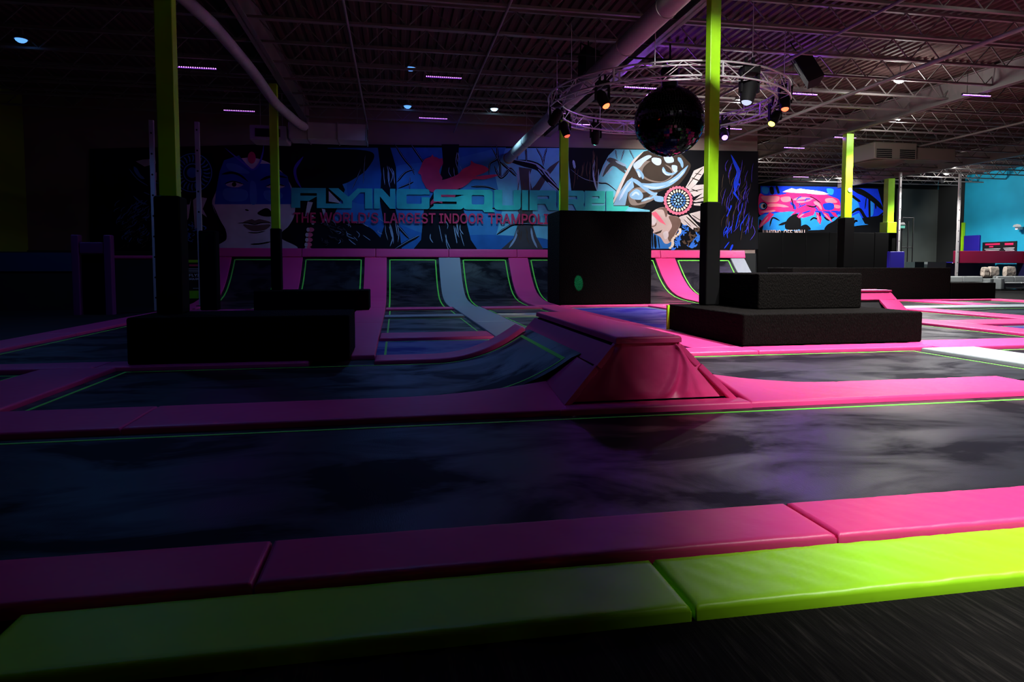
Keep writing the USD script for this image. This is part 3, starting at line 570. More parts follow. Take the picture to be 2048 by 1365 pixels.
# tree trunks and branches
M.paint('tree_trunk', 'bark', [poly(*Cq((840, 60), (1080, 60), (1060, 400), (1100, 700), (1140, 950), (1240, 1365), (1330, 1500), (450, 1500), (560, 1365), (600, 950), (800, 600), (860, 300))),
    poly(*Dq((1470, -180), (1640, -180), (1720, 100), (1730, 390), (1700, 600), (1760, 900), (1800, 1230), (1450, 1230), (1560, 900), (1500, 560), (1520, 200))),
    poly(*Bq((1000, 95), (1540, 100), (1460, 180), (1400, 290), (1340, 450), (1330, 590), (1040, 590), (1010, 300))),
    blob(*Dq((330, -130), (900, -150), (1400, -100), (1330, 120), (1160, 250), (1000, 330), (700, 380), (400, 380), (340, 200))),
    blob(*Dq((500, 900), (800, 840), (1200, 860), (1450, 1000), (1500, 1240), (380, 1240)))])
M.paint('tree_trunk', 'bark_grey', [poly(*Bq((440, 310), (590, 330), (560, 420), (600, 590), (600, 970), (640, 1100), (720, 1245), (240, 1245), (380, 1120), (430, 960), (470, 590))),
    stroke(Bq((560, 610), (640, 560), (720, 440), (800, 340), (900, 240)), 15, 8), stroke(Bq((1395, 420), (1480, 290), (1560, 290), (1660, 385)), 7, 9), stroke(Bq((1440, 225), (1540, 250), (1680, 350)), 11, 8)])
brs = [Bq((340, 240), (640, 300), (760, 430), (920, 600)), Bq((130, 85), (220, 260), (240, 430), (340, 320), (420, 400)), Bq((190, 1080), (290, 1010), (420, 960), (760, 975)), Bq((640, 90), (700, 200), (720, 300)), Bq((760, 90), (730, 200), (720, 300)), Bq((520, 90), (530, 260)), Bq((440, 90), (420, 240)),
       Bq((1030, 340), (1130, 420), (1230, 465), (1370, 490), (1450, 500), (1560, 590)), Bq((1640, 110), (1600, 240)), Bq((1700, 110), (1760, 230)), Bq((1540, 110), (1560, 220)),
       Cq((200, 60), (330, 260), (430, 380), (470, 480)), Cq((420, 60), (560, 260), (600, 330)), Cq((230, 580), (340, 450), (470, 400)), Cq((400, 690), (410, 500)), Cq((1590, 60), (1600, 250), (1500, 330), (1490, 500)), Cq((1640, 300), (1780, 420), (1860, 500)), Cq((1560, 350), (1650, 520), (1780, 400)),
       Dq((1240, 130), (1120, 400)), Dq((1300, -60), (1270, 330)), Dq((1740, 900), (1900, 1080)), Dq((1700, 1230), (1880, 1120), (2040, 1040)), Dq((1960, 300), (1750, 390)), Cq((1240, 640), (1450, 640), (1600, 690)), Cq((1480, 960), (1560, 930), (1640, 960))]
wid = [17, 5, 6, 4, 4, 5, 4, 5, 3, 3, 3, 5, 5, 5, 3, 5, 6, 5, 3, 3, 7, 8, 5, 5, 5]
M.paint('branch', 'bark', [stroke(b, w, w*.6) for b, w in zip(brs, wid)])
hl_ = [stroke(np.array(b)+[0, -w*.22], max(.8, w*.14)) for b, w in zip(brs, wid)]
M.paint('branch_highlight', 'bark_light', hl_+[stroke(Bq((640, 290), (700, 330), (770, 370), (800, 430)), 3.5), stroke(Bq((770, 480), (820, 520), (890, 580)), 2.5), stroke(Bq((660, 330), (720, 400)), 2), stroke(Bq((430, 330), (440, 580)), 4), stroke(Bq((560, 350), (570, 580)), 2.5),
    stroke(Bq((580, 1000), (600, 1120), (650, 1230)), 4), stroke(Bq((430, 1000), (400, 1120), (330, 1230)), 4), stroke(Bq((1380, 420), (1400, 350), (1460, 240)), 3), stroke(Bq((1430, 390), (1510, 320)), 3), stroke(Bq((1540, 240), (1670, 300)), 5), stroke(Bq((1300, 220), (1290, 400), (1330, 580)), 3.5), stroke(Bq((1060, 230), (1080, 330)), 5), stroke(Bq((1350, 330), (1340, 560)), 2)]
    + streaks((765, 330, 790, 350), 6, 40, 2.2, .1, 3)+streaks((765, 430, 795, 460), 7, 40, 2.2, .15, 4)+streaks((860, 440, 935, 470), 12, 40, 2, .2, 5)+streaks((895, 300, 925, 340), 6, 40, 1.6, .1, 6)+streaks((640, 430, 760, 480), 22, 14, 2.0, .8, 8, 4))
M.paint('branch_highlight', 'bark_brown', streaks((1150, 300, 1200, 340), 14, 45, 1.8, -.05, 9)+streaks((1036, 345, 1056, 400), 6, 60, 2.4, .0, 10)+streaks((1035, 450, 1060, 470), 5, 28, 2.6, .1, 11))
# animal pelt headdress and the profile face
M.paint('pelt', 'ink', [poly(*Aq((700, 120), (1912, 140), (1912, 1240), (690, 1240), (680, 800), (430, 760), (560, 400)))])
M.paint('pelt', 'pelt', [blob(*Aq((240, 745), (330, 560), (430, 390), (530, 220), (640, 125), (960, 130), (1100, 230), (1140, 320), (1000, 520), (860, 560), (700, 640), (600, 770), (430, 760)))])
M.paint('pelt', 'bone_dark', [blob(*Aq((500, 300), (640, 240), (900, 300), (950, 400), (830, 480), (680, 470), (560, 400))), blob(*Aq((440, 600), (560, 540), (720, 590), (760, 650), (640, 720), (470, 740)))])
M.paint('pelt', 'pelt', [blob(*Aq((620, 300), (740, 230), (900, 320), (930, 400), (830, 470), (690, 455), (600, 390))), blob(*Aq((500, 620), (600, 600), (700, 600), (640, 670), (540, 720)))])
M.paint('pelt_fur', 'pelt_blue', [poly(*Aq((262, 745), (330, 600), (420, 470), (480, 425), (500, 540), (430, 600), (400, 745))), blob(*Aq((450, 620), (530, 560), (600, 620), (580, 680), (480, 670))), stroke(Aq((560, 500), (700, 530), (860, 510), (980, 440), (1060, 360), (1115, 290)), 15, 6),
    stroke(Aq((580, 700), (650, 670), (700, 660), (770, 600)), 6, 3), blob(*Aq((730, 640), (830, 650), (825, 705), (740, 695))), stroke(Aq((470, 440), (560, 500), (700, 610), (760, 600)), 9, 5), stroke(Aq((520, 330), (590, 400), (600, 450)), 10, 3), stroke(Aq((830, 310), (850, 370), (930, 390), (1000, 350)), 8, 3), stroke(Aq((1000, 200), (1040, 260), (1050, 320)), 9, 4)])
M.paint('pelt_fur', 'pelt_light', [blob(*Aq((500, 270), (640, 180), (700, 190), (620, 250), (560, 320), (510, 330))), blob(*Aq((710, 205), (800, 215), (805, 275), (760, 290), (705, 250))), stroke(Aq((600, 520), (740, 545), (860, 520)), 5, 2), stroke(Aq((900, 490), (1000, 430), (1080, 340)), 4, 2), stroke(Aq((540, 350), (570, 430)), 5), blob(*Aq((930, 290), (990, 300), (980, 370), (940, 350))),
    stroke(Aq((330, 690), (400, 560), (470, 470)), 5, 3), stroke(Aq((470, 640), (520, 600), (560, 630)), 4), stroke(Aq((600, 690), (690, 660)), 2.5), blob(*Aq((840, 190), (930, 190), (950, 250), (870, 260))), stroke(Aq((820, 330), (860, 390), (920, 400)), 3)])
M.paint('pelt_fur', 'bone', [stroke(Aq((255, 735), (330, 560), (400, 410), (490, 250), (610, 130)), 7, 4)])
M.paint('feather', 'bone', [poly(*Aq((1085, 540), (1130, 460), (1180, 350), (1292, 300), (1320, 330), (1250, 440), (1200, 510), (1130, 570))), poly(*Aq((1105, 590), (1200, 515), (1400, 500), (1320, 590), (1180, 650), (1150, 610))), poly(*Aq((1170, 700), (1300, 590), (1400, 600), (1330, 690), (1200, 710))), poly(*Aq((1175, 725), (1300, 715), (1360, 760), (1180, 745))),
    poly(*Aq((1130, 840), (1280, 800), (1300, 960), (1220, 930), (1160, 880))), blob(*Aq((1010, 885), (1100, 860), (1150, 910), (1175, 1020), (1110, 975), (1060, 965))), poly(*Aq((1060, 860), (1110, 850), (1260, 1010), (1180, 1000)))])
M.paint('feather_line', 'pelt', [stroke(Aq((1100, 540), (1190, 420), (1290, 310)), 1.6), stroke(Aq((1150, 430), (1250, 470)), 2.2), stroke(Aq((1190, 380), (1270, 400)), 1.6), stroke(Aq((1120, 590), (1290, 560)), 1.4), stroke(Aq((1150, 560), (1230, 590)), 2), stroke(Aq((1180, 690), (1330, 640)), 2), stroke(Aq((1150, 850), (1290, 940)), 1.5), stroke(Aq((1060, 900), (1150, 990)), 1.2), stroke(Aq((1090, 870), (1230, 1000)), 2.5)])
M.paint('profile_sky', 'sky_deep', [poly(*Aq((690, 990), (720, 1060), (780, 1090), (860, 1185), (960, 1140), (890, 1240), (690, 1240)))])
M.paint('profile_hair', 'ink', [stroke(Aq((705, 1000), (712, 1240)), 3), stroke(Aq((735, 1075), (745, 1240)), 5), stroke(Aq((770, 1095), (790, 1240)), 2)])
M.paint('profile_face', 'skin', [poly(*(spl(Aq((690, 830), (760, 785), (850, 770), (890, 850), (1000, 880), (1030, 950), (970, 1080), (910, 1165), (850, 1180), (800, 1110), (760, 1085), (715, 1060), (722, 1030), (705, 1005), (690, 985)))))])
M.paint('profile_face', 'skin_dark', [blob(*Aq((895, 870), (1005, 885), (1030, 950), (960, 1080), (905, 1160), (880, 1080), (930, 980))), stroke(Aq((690, 990), (740, 975), (752, 940)), 2), blob(*Aq((760, 790), (850, 770), (880, 830), (860, 880), (830, 800)))])
M.paint('profile_face', 'skin_pale', [blob(*Aq((700, 870), (750, 900), (745, 950), (700, 960))), blob(*Aq((830, 1060), (880, 1040), (890, 1100), (850, 1130)))])
M.paint('face_stripe', 'blush', [poly(*Aq((693, 835), (745, 815), (800, 880), (865, 972), (790, 935), (735, 880)))])
M.paint('profile_mouth', 'pelt', [poly(*Aq((718, 1062), (780, 1042), (822, 1022), (800, 1058), (750, 1074)))])
cx, cy = Aq((1000, 690))[0]
M.paint('rosette', 'ink', [ell(cx, cy, 29)])
def beads(n, r, a, b): return [ell(cx+r*math.cos(t), cy+r*math.sin(t), a, b, math.degrees(t)) for t in np.linspace(0, 2*math.pi, n+1)[:-1]]
M.paint('rosette_bead', 'bead_pink', [Point(cx, cy).buffer(28).difference(Point(cx, cy).buffer(23.6))]+beads(26, 26.2, 3.2, 3.0))
M.paint('rosette_bead', 'bead_cream', beads(22, 19.2, 3.3, 1.9)); M.paint('rosette_bead', 'bead_blue', beads(15, 13, 2.6, 2.2)); M.paint('rosette_bead', 'bead_sky', beads(9, 7.4, 2.6, 1.7)+[ell(cx, cy, 2.6)])
r_ = np.random.default_rng(5); sq1, sq2, sq3 = [], [], []
for (a, b, n, L) in (((1090, 985), (955, 1235), 30, sq1), ((1245, 1075), (1120, 1235), 22, sq1), ((1240, 1000), (1090, 1190), 16, sq3)):
    for t in np.linspace(0, 1, n):
        x, y = a[0]+(b[0]-a[0])*t+r_.normal(0, 22), a[1]+(b[1]-a[1])*t+r_.normal(0, 14); q = r_.uniform(0, 6.3)
        L.append(stroke(Aq((x-30*math.cos(q), y-26*math.sin(q)), (x, y+14), (x+30*math.cos(q), y+24*math.sin(q))), 2.6))
for t in np.linspace(0, 1, 12): sq2.append(ell(*Aq((1020-120*t+18*math.sin(9*t), 1020+210*t))[0], 3.0, 2.4))
M.paint('braid', 'braid', sq1); M.paint('braid_bead', 'bead_cream', sq2); M.paint('braid_cord', 'bark_brown', sq3)
M.paint('blue_streak', 'royal', [stroke(Aq((1600, 170), (1650, 280), (1685, 370), (1660, 470), (1645, 600)), 5, 11), stroke(Aq((1625, 590), (1660, 640), (1695, 690)), 5, 2), stroke(Aq((1660, 480), (1700, 520)), 4)]+streaks((1450, 400, 1500, 455), 14, 30, 1.8, -.35, 12, 3)+[stroke(Aq((1590, 1260), (1620, 1190)), 4), stroke(Aq((1520, 1240), (1580, 1160)), 2)])
M.paint('blue_streak', 'violet', streaks((1446, 320, 1508, 450), 34, 40, 1.1, -.22, 13, 3)); M.paint('blue_streak', 'bark_brown', streaks((1446, 330, 1502, 455), 26, 30, 1.1, -.2, 14, 3))
# painted woman at left
M.paint('painted_woman', 'skin_pale', [blob(*Eq((255, 785), (300, 640), (400, 350), (700, 260), (1000, 380), (1170, 620), (1195, 880), (1130, 1030), (1045, 1110), (1040, 1180), (1200, 1305), (330, 1305), (415, 1190), (405, 1080), (330, 960)))])
M.paint('painted_woman_mask', 'mask', [poly(*Eq((285, 790), (300, 640), (340, 420), (390, 290), (560, 235), (640, 330), (715, 400), (790, 330), (900, 330), (1110, 470), (1150, 620), (1165, 790)))])
M.paint('painted_woman_mask', 'mask_light', [blob(*Eq((390, 620), (520, 610), (650, 640), (640, 740), (480, 760), (390, 720))), blob(*Eq((690, 540), (750, 560), (760, 770), (690, 770))), blob(*Eq((850, 640), (1000, 640), (1060, 700), (960, 760), (860, 730))), blob(*Eq((420, 330), (540, 340), (680, 430), (600, 440), (450, 400)))])
M.paint('painted_woman_eye', 'bone', [blob(*Eq((410, 565), (490, 538), (560, 540), (612, 565), (550, 597), (460, 593))), blob(*Eq((870, 590), (960, 568), (1040, 568), (1085, 585), (1030, 610), (930, 610)))])
M.paint('painted_woman_line', 'ink', [ell(*Eq((505, 565))[0], 4.6, 4.6), ell(*Eq((985, 588))[0], 4.4, 4.4), stroke(Eq((365, 450), (480, 432), (580, 465), (665, 535)), 6, 3), stroke(Eq((800, 520), (900, 480), (1000, 470), (1110, 490)), 6, 3), stroke(Eq((395, 560), (490, 530), (620, 565)), 2.4), stroke(Eq((860, 590), (960, 560), (1090, 585)), 2.4),
    blob(*Eq((770, 890), (860, 835), (915, 860), (930, 925), (830, 925))), ell(*Eq((650, 857))[0], 4, 1.6, 15), stroke(Eq((545, 1006), (650, 1002), (740, 1018), (830, 998), (925, 1004)), 2.2), stroke(Eq((660, 1110), (760, 1115), (860, 1095)), 2), stroke(Eq((690, 1245), (800, 1240), (930, 1215)), 3), stroke(Eq((260, 790), (340, 970), (410, 1085)), 2)])
M.paint('painted_woman_lips', 'skin_dark', [blob(*Eq((610, 1020), (740, 1030), (915, 1020), (860, 1080), (740, 1098), (660, 1070))), blob(*Eq((610, 996), (700, 962), (742, 975), (800, 962), (915, 996), (740, 1008)))])
M.paint('painted_woman_line', 'ink', [stroke(Eq((545, 1008), (650, 1004), (740, 1018), (830, 1000), (925, 1006)), 1.8)])
M.paint('headband', 'violet', [stroke(Eq((400, 150), (520, 250), (620, 330), (715, 398), (790, 330), (830, 210), (840, 120)), 3.5), stroke(Eq((1290, 250), (1200, 380), (1210, 500), (1270, 610)), 7, 4)])
M.paint('headband_gem', 'gem', [ell(*Eq((705, 262))[0], 8, 12)])
M.paint('necklace_bead', 'bead_pink', [ell(*Eq((x, y))[0], 7, 4.6) for x, y in ((1375, 1080), (1360, 1138), (1358, 1195), (1350, 1250), (1345, 1300))])
M.paint('necklace_bead', 'bone', [ell(*Eq((x, y))[0], 3.2, 4.2) for x, y in ((1345, 1080), (1332, 1138), (1330, 1195), (1322, 1250), (1400, 1000), (1395, 940), (1320, 1300))])
M.paint('feather', 'bone', [poly(*Gq((1140, 860), (1250, 850), (1270, 780), (1240, 1000), (1180, 1115), (1145, 1000))), poly(*Gq((1290, 800), (1340, 760), (1450, 780), (1400, 900), (1450, 995), (1370, 940), (1375, 1130), (1310, 1130))), poly(*Gq((1075, 310), (1140, 330), (1100, 380))), poly(*Gq((1080, 640), (1130, 640), (1165, 700), (1080, 770))), poly(*Gq((640, 360), (720, 340), (860, 330), (870, 385), (740, 420))), poly(*Gq((820, 520), (880, 480), (880, 580))),
    poly(*Eq((1580, 640), (1720, 780), (1580, 760))), poly(*Eq((1340, 760), (1400, 770), (1350, 920), (1310, 930))), poly(*Eq((1500, 840), (1540, 850), (1560, 1000), (1590, 1060), (1530, 960)))])
gx_, gy_ = 386, 346
M.paint('blue_rosette', 'mask_light', [Point(gx_, gy_).buffer(39).difference(Point(gx_, gy_).buffer(37)), Point(gx_, gy_).buffer(19).difference(Point(gx_, gy_).buffer(16.5)), ell(gx_-1, gy_, 10.5)]+[stroke([(gx_+21*math.cos(t), gy_+21*math.sin(t)), (gx_+29*math.cos(t+.06), gy_+29*math.sin(t+.06)), (gx_+36*math.cos(t), gy_+36*math.sin(t))], 2.8) for t in np.linspace(0, 6.28, 25)[:-1]])
M.paint('fur', 'mask_light', streaks((240, 400, 300, 480), 60, 14, 2, -.9, 21, 4)+streaks((360, 440, 415, 480), 30, 12, 2.2, .3, 22, 4)+[stroke(Gq((620, 420), (680, 520), (740, 560)), 9, 4), stroke(Gq((560, 440), (660, 560), (780, 640)), 2), stroke(Gq((610, 750), (690, 820), (770, 850)), 3), stroke(Gq((810, 590), (900, 610)), 2), stroke(Gq((730, 710), (800, 740)), 2)])
M.paint('fur', 'bark_grey', streaks((250, 420, 310, 490), 40, 12, 1.6, -.9, 23, 4)+streaks((640, 440, 700, 490), 26, 9, 1.8, 1.2, 24, 4))
# emblem and lettering
M.paint('squirrel_emblem', 'crimson', [poly(*spl(Cq((715, 200), (690, 235), (600, 275), (545, 400), (520, 455), (560, 480), (570, 545), (600, 600), (650, 680), (760, 720), (1060, 675), (1200, 600), (1270, 540), (1430, 540), (1600, 492), (1560, 474), (1380, 492), (1300, 500), (1450, 440), (1475, 395), (1400, 350), (1290, 322), (1240, 285), (1230, 350), (1130, 400), (1050, 480), (860, 548), (850, 520), (808, 440), (826, 380), (858, 330), (850, 255), (810, 262), (770, 238), (735, 235)), False, 3)),
    poly(*Cq((760, 690), (1060, 670), (1020, 790), (850, 775), (850, 870), (790, 850), (740, 860), (690, 892), (690, 850), (740, 790)))])
topy = lambda x: 376+(x-583)*.0104
def LP(*p): return Polygon([(x, topy(x)+40*v) for x, v in p]).buffer(0)
def LR(x0, x1, v0, v1): return LP((x0, v0), (x1, v0), (x1, v1), (x0, v1))
def RB(x0, x1, v0, v1, r=5): return LR(x0, x1, v0, v1).buffer(-r).buffer(r)
def letter_R(x): return unary_union([RB(x, x+54, 0, .68).difference(LR(x+16, x+39, .27, .42).buffer(-1).buffer(1)), LR(x, x+16, 0, 1), LP((x+30, .62), (x+50, .62), (x+58, 1), (x+38, 1))])
M.paint('lettering', 'teal', [LR(583, 601, 0, 1), LR(583, 652, 0, .26), LP((601, .39), (636, .39), (618, .65), (601, .65)), LR(634, 652, 0, 1), LP((652, .77), (688, .77), (688, 1), (652, 1)), LP((657, 0), (677, 0), (697, .42), (715, 0), (728, 0), (704, .64), (704, 1), (686, 1), (686, .64)), LR(730, 745, 0, 1), LP((715, 0), (745, 0), (745, .2), (712, .2)),
    LR(748, 760, 0, 1), LP((748, 0), (764, 0), (791, .72), (791, 1), (780, 1), (757, .3)), LR(780, 791, .0, 1),
    RB(793, 859, 0, 1).difference(RB(813, 843, .28, .74, 2)).difference(LR(843, 860, .27, .40)), unary_union([RB(867, 927, 0, 1, 7), LP((905, 0), (938, 0), (920, .27), (905, .27)), LP((858, 1), (890, 1), (890, .74), (872, .74))]).difference(LP((882, .27), (929, .27), (910, .39), (882, .39))).difference(LP((862, .61), (913, .61), (913, .73), (862, .73))),
    RB(926, 985, 0, 1, 7).difference(RB(943, 968, .27, .74, 3)), LP((960, .86), (982, .86), (990, 1.12), (968, 1.12)), RB(988, 1041, 0, 1, 7).difference(LR(1004, 1027, -.1, .77)), LR(988, 1004, 0, .5), LR(1027, 1041, 0, .5), LR(1043.5, 1056, 0, 1), letter_R(1058.5), letter_R(1114.5),
    LR(1169, 1209, 0, 1).difference(LR(1183, 1198, .27, .38)).difference(LP((1183, .61), (1213, .61), (1205, .73), (1183, .73))), LR(1211.5, 1226, 0, 1), LP((1211.5, .74), (1257, .74), (1250, 1), (1211.5, 1))])
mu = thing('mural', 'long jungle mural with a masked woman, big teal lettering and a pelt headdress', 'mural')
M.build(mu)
def wall_text(parent, mm, words, m, name='lettering', lift=.085):
    ms = []
    for w, x0, x1, y0, y1 in words:
        t = meshkit.text_mesh(w, 1.0, .002, bold=True); v = np.array(t.vertices); lo, hi = v.min(0), v.max(0)
        qx = x0+(v[:, 0]-lo[0])/(hi[0]-lo[0])*(x1-x0); yb = y1+(qx-x0)*.006; qy = yb-(v[:, 1]-lo[1])/(hi[1]-lo[1])*(y1-y0)
        p = mm.to_wall(np.stack([qx, qy], 1), lift); p[:, 1] -= v[:, 2]*4; f = np.array(t.faces)
        ms.append(trimesh.Trimesh(p, f, process=False))
    for tm in ms: tm.fix_normals(); obj(name, tm, paintm(m), parent)
wall_text(mu, M, [('THE', 588, 632, 425.5, 446), ("WORLD'S", 640, 757, 425, 446.5), ('LARGEST', 768, 871, 426, 447), ('INDOOR', 878, 966, 427, 447.5), ('TRAMPOLINE', 976, 1126, 427.5, 448.5), ('PARK', 1136, 1192, 429, 449.5)], 'crimson')

M2 = Mural(47.9)
M2.paint('background', 'ink', [poly((1516, 368), (1798, 371), (1798, 476), (1516, 476))])
M2.paint('sky', 'blue', [poly((1521, 372), (1665, 374), (1756, 378), (1756, 430), (1521, 440)), poly((1698, 376), (1756, 379), (1770, 430), (1700, 440))])
M2.paint('sky', 'azure', [blob(*Hq((60, 500), (300, 450), (480, 420), (650, 480), (850, 440), (1000, 560), (1150, 470), (1150, 660), (60, 680))), poly(*Hq((1290, 510), (1420, 450), (1500, 600), (1550, 610), (1290, 640))), blob(*Hq((1320, 240), (1400, 300), (1420, 400), (1300, 460))), blob(*Hq((1560, 290), (1620, 310), (1610, 480), (1560, 470))), blob(*Hq((980, 120), (1070, 130), (1060, 200), (1000, 190))), blob(*Hq((100, 90), (190, 110), (170, 190), (100, 170)))])
M2.paint('branch', 'ink', [stroke(Hq((1320, 120), (1480, 180), (1650, 300), (1760, 420)), 12, 8), stroke(Hq((1300, 200), (1380, 260), (1440, 300)), 5), stroke(Hq((1290, 480), (1420, 400), (1520, 530), (1640, 540), (1780, 420)), 6), stroke(Hq((1560, 200), (1565, 560)), 4), stroke(Hq((1640, 260), (1650, 400)), 3), stroke(Hq((1520, 240), (1500, 400)), 2), stroke(Hq((220, 90), (240, 200)), 8), stroke(Hq((290, 80), (330, 200)), 5), stroke(Hq((1340, 600), (1370, 560), (1400, 570)), 4),
    blob(*Hq((440, 540), (560, 460), (620, 520), (610, 670), (420, 670))), stroke(Hq((320, 620), (460, 570), (560, 500)), 5), blob(*Hq((620, 640), (700, 610), (760, 680), (620, 690))), stroke(Hq((750, 560), (800, 520), (860, 540)), 3), stroke(Hq((200, 640), (240, 520), (340, 560)), 3), blob(*Hq((980, 620), (1080, 560), (1170, 500), (1170, 690), (960, 690))), blob(*Hq((60, 540), (110, 600), (100, 680), (60, 680)))])
M2.paint('creature_feather', 'magenta', [poly(*Hq((570, 500), (640, 400), (760, 360), (830, 420), (700, 500), (600, 525))), poly(*Hq((830, 440), (890, 460), (910, 540), (890, 612), (850, 560))), poly(*Hq((910, 430), (1000, 460), (1060, 580), (970, 520))), poly(*Hq((1020, 430), (1100, 450), (1135, 515), (1080, 500))), poly(*Hq((640, 525), (720, 470), (820, 430), (800, 480))), poly(*Hq((50, 640), (90, 560), (200, 440), (260, 470), (190, 560), (60, 660))), poly(*Hq((480, 490), (560, 420), (700, 350), (640, 430)))])
M2.paint('creature', 'magenta', [blob(*Hq((58, 200), (150, 215), (350, 185), (520, 130), (720, 150), (900, 180), (1050, 230), (1150, 280), (1162, 420), (1100, 420), (960, 430), (850, 420), (700, 380), (560, 430), (470, 430), (350, 440), (180, 430), (58, 470)))])
M2.paint('creature_fur', 'cream', [poly(*Hq((370, 165), (420, 140), (500, 112), (560, 130), (620, 116), (700, 132), (790, 140), (860, 150), (940, 165), (1010, 195), (930, 205), (820, 200), (700, 185), (560, 180)))])
M2.paint('creature_fur', 'rose', [blob(*Hq((80, 230), (200, 220), (330, 230), (300, 300), (150, 300))), blob(*Hq((350, 240), (470, 230), (480, 290), (380, 300))), stroke(Hq((520, 270), (660, 250), (800, 260)), 7, 3), stroke(Hq((560, 300), (660, 300), (780, 270)), 5, 2), blob(*Hq((960, 260), (1060, 250), (1120, 310), (980, 310))), stroke(Hq((160, 350), (300, 345), (460, 370)), 8, 4), stroke(Hq((800, 300), (870, 340), (910, 410)), 8, 4), stroke(Hq((600, 510), (680, 450)), 4, 2), stroke(Hq((850, 480), (880, 590)), 4, 1.5), stroke(Hq((940, 460), (1040, 560)), 4, 1.5), stroke(Hq((70, 640), (180, 500)), 5, 2), blob(*Hq((1080, 340), (1160, 350), (1150, 390), (1090, 380))), stroke(Hq((70, 440), (200, 430), (280, 420)), 4)])
M2.paint('creature_shade', 'blue', [blob(*Hq((930, 330), (1060, 320), (1070, 400), (960, 410))), stroke(Hq((480, 310), (530, 350), (550, 410)), 5), stroke(Hq((560, 280), (600, 240), (640, 230)), 2), stroke(Hq((580, 380), (700, 330)), 2), stroke(Hq((680, 300), (700, 260), (770, 260)), 2), stroke(Hq((600, 320), (620, 360)), 2), stroke(Hq((640, 460), (760, 420)), 3), stroke(Hq((800, 350), (860, 420)), 2.5), stroke(Hq((300, 200), (430, 180)), 3)])
M2.paint('creature_shade', 'ink', [stroke(Hq((700, 350), (800, 370), (840, 350)), 2.5), stroke(Hq((490, 250), (510, 300), (530, 400)), 2), stroke(Hq((740, 220), (820, 260), (900, 320)), 1.6), stroke(Hq((880, 440), (890, 500)), 3), ell(*Hq((110, 358))[0], 8.4, 7.8)])
M2.paint('creature_eye', 'azure', [ell(*Hq((103, 358))[0], 7.2, 6.6)]); M2.paint('creature_eye', 'cream', [ell(*Hq((112, 358))[0], 5.4, 5.4)]); M2.paint('creature_eye', 'ink', [ell(*Hq((126, 358))[0], 3.2, 4.2)])
mu2 = thing('mural', 'far blue mural of a pink feathered creature with white words below it', 'mural')
M2.build(mu2)
wall_text(mu2, M2, [('JUMPING', 1522, 1561, 459.8, 471.5), ('OFF', 1567, 1584.5, 459.8, 471.5), ('WALL', 1588, 1612, 459.8, 471.5)], 'cream', lift=.03)

# ------------------------------------------------------------------ added flood lamps that brighten murals, spine, column and turquoise wall
def flood(label, p, aim, inten, color, cone, soft):
    p = np.array(p, float); d = np.array(aim, float)-p; d /= np.linalg.norm(d)
    t = thing('added_flood_lamp', label, 'lamp', loc=tuple(p)); T = trimesh.geometry.align_vectors([0, 0, 1], d)
    h = lathe([(0, -.22), (.10, -.22), (.17, .0), (.17, .03), (.15, .03), (.14, .01), (0, .01)], 18); h.apply_transform(T); obj('housing', h, BLACK, t, smooth=40)
    ln = trimesh.creation.cylinder(radius=.13, height=.01, sections=18); ln.apply_translation((0, 0, .02)); ln.apply_transform(T); obj('lens', ln, glow('added_flood_glow_%d' % inten, color, min(4, inten/400)), t)
    obj('yoke', cat_([bx(-.2, -.18, -.02, .02, -.03, .30), bx(.18, .2, -.02, .02, -.03, .30), bx(-.2, .2, -.02, .02, .28, .30), bx(-.012, .012, -.012, .012, .29, 1.07)]), BLACK, t)
    light(str(t.GetPath())+'/light', 'SphereLight', tuple(d*.08), tuple(d*2), inten, color, .12, cone, soft)
for a in ADDED_FLOODS: flood(*a)

# ------------------------------------------------------------------ ducts and air diffusers
DUCT = mat('duct_white', (.42, .40, .39), .5, .3, var=(.7, .2))
t = thing('round_duct', 'long round white duct running back from above the ring truss to the mural wall', 'duct')
obj('pipe', cyl((5.6, -3.5, 7.05), (5.6, 31.55, 7.05), .235, 28), DUCT, t, smooth=40)
for y in np.arange(8.0, 31.5, 2.4): obj('band', cyl((5.6, y-.03, 7.05), (5.6, y+.03, 7.05), .25, 28), DUCT, t, smooth=40)
obj('end_collar', cyl((5.6, 31.45, 7.05), (5.6, 31.6, 7.05), .27, 28), mat('duct_collar', (.30, .16, .08), .6), t, smooth=40)
obj('hanger', cat_([cyl((5.6, y, 7.3), (5.6, y, 8.4), .012, 5) for y in np.arange(8.0, 31.5, 4.8)]), STEEL, t)
def tube(pts, r, n=14):
    c = spl(np.array(pts, float)[:, :2], n=8); z = np.interp(np.linspace(0, 1, len(c)), np.linspace(0, 1, len(pts)), [p[2] for p in pts]); C3 = np.column_stack([c, z])
    return cat_([cyl(a, b, r, n) for a, b in zip(C3[:-1], C3[1:])]+[trimesh.creation.icosphere(1, r).apply_translation(q) for q in C3])
t = thing('air_diffuser', 'pale box diffuser with a white duct beside it, over the painted woman', 'air diffuser')
obj('box', rbox(-5.3, -3.97, 25.6, 26.7, 6.42, 6.98, .04), DUCT, t); obj('grille', bx(-5.1, -4.2, 25.57, 25.61, 6.55, 6.85), BLACK, t)
obj('white_duct', rbox(-3.9, -1.0, 25.5, 26.5, 6.5, 7.15, .05), DUCT, t); obj('flange', cat_([bx(x-.02, x+.02, 25.47, 26.53, 6.47, 7.18) for x in (-3.2, -2.1, -1.02)]), STEEL, t)
obj('rod', cat_([cyl((x, 26.1, 6.95), (x, 26.1, 8.4), .015, 5) for x in (-5.0, -4.2, -3.4, -1.4)]), STEEL, t)
obj('flexible_duct', tube([(-5.2, 14, 8.0), (-4.6, 18, 7.95), (-4.2, 21, 7.6), (-3.95, 23.2, 7.25), (-3.5, 25, 7.0), (-3.2, 25.8, 6.9)], .16), DUCT, t, smooth=60)
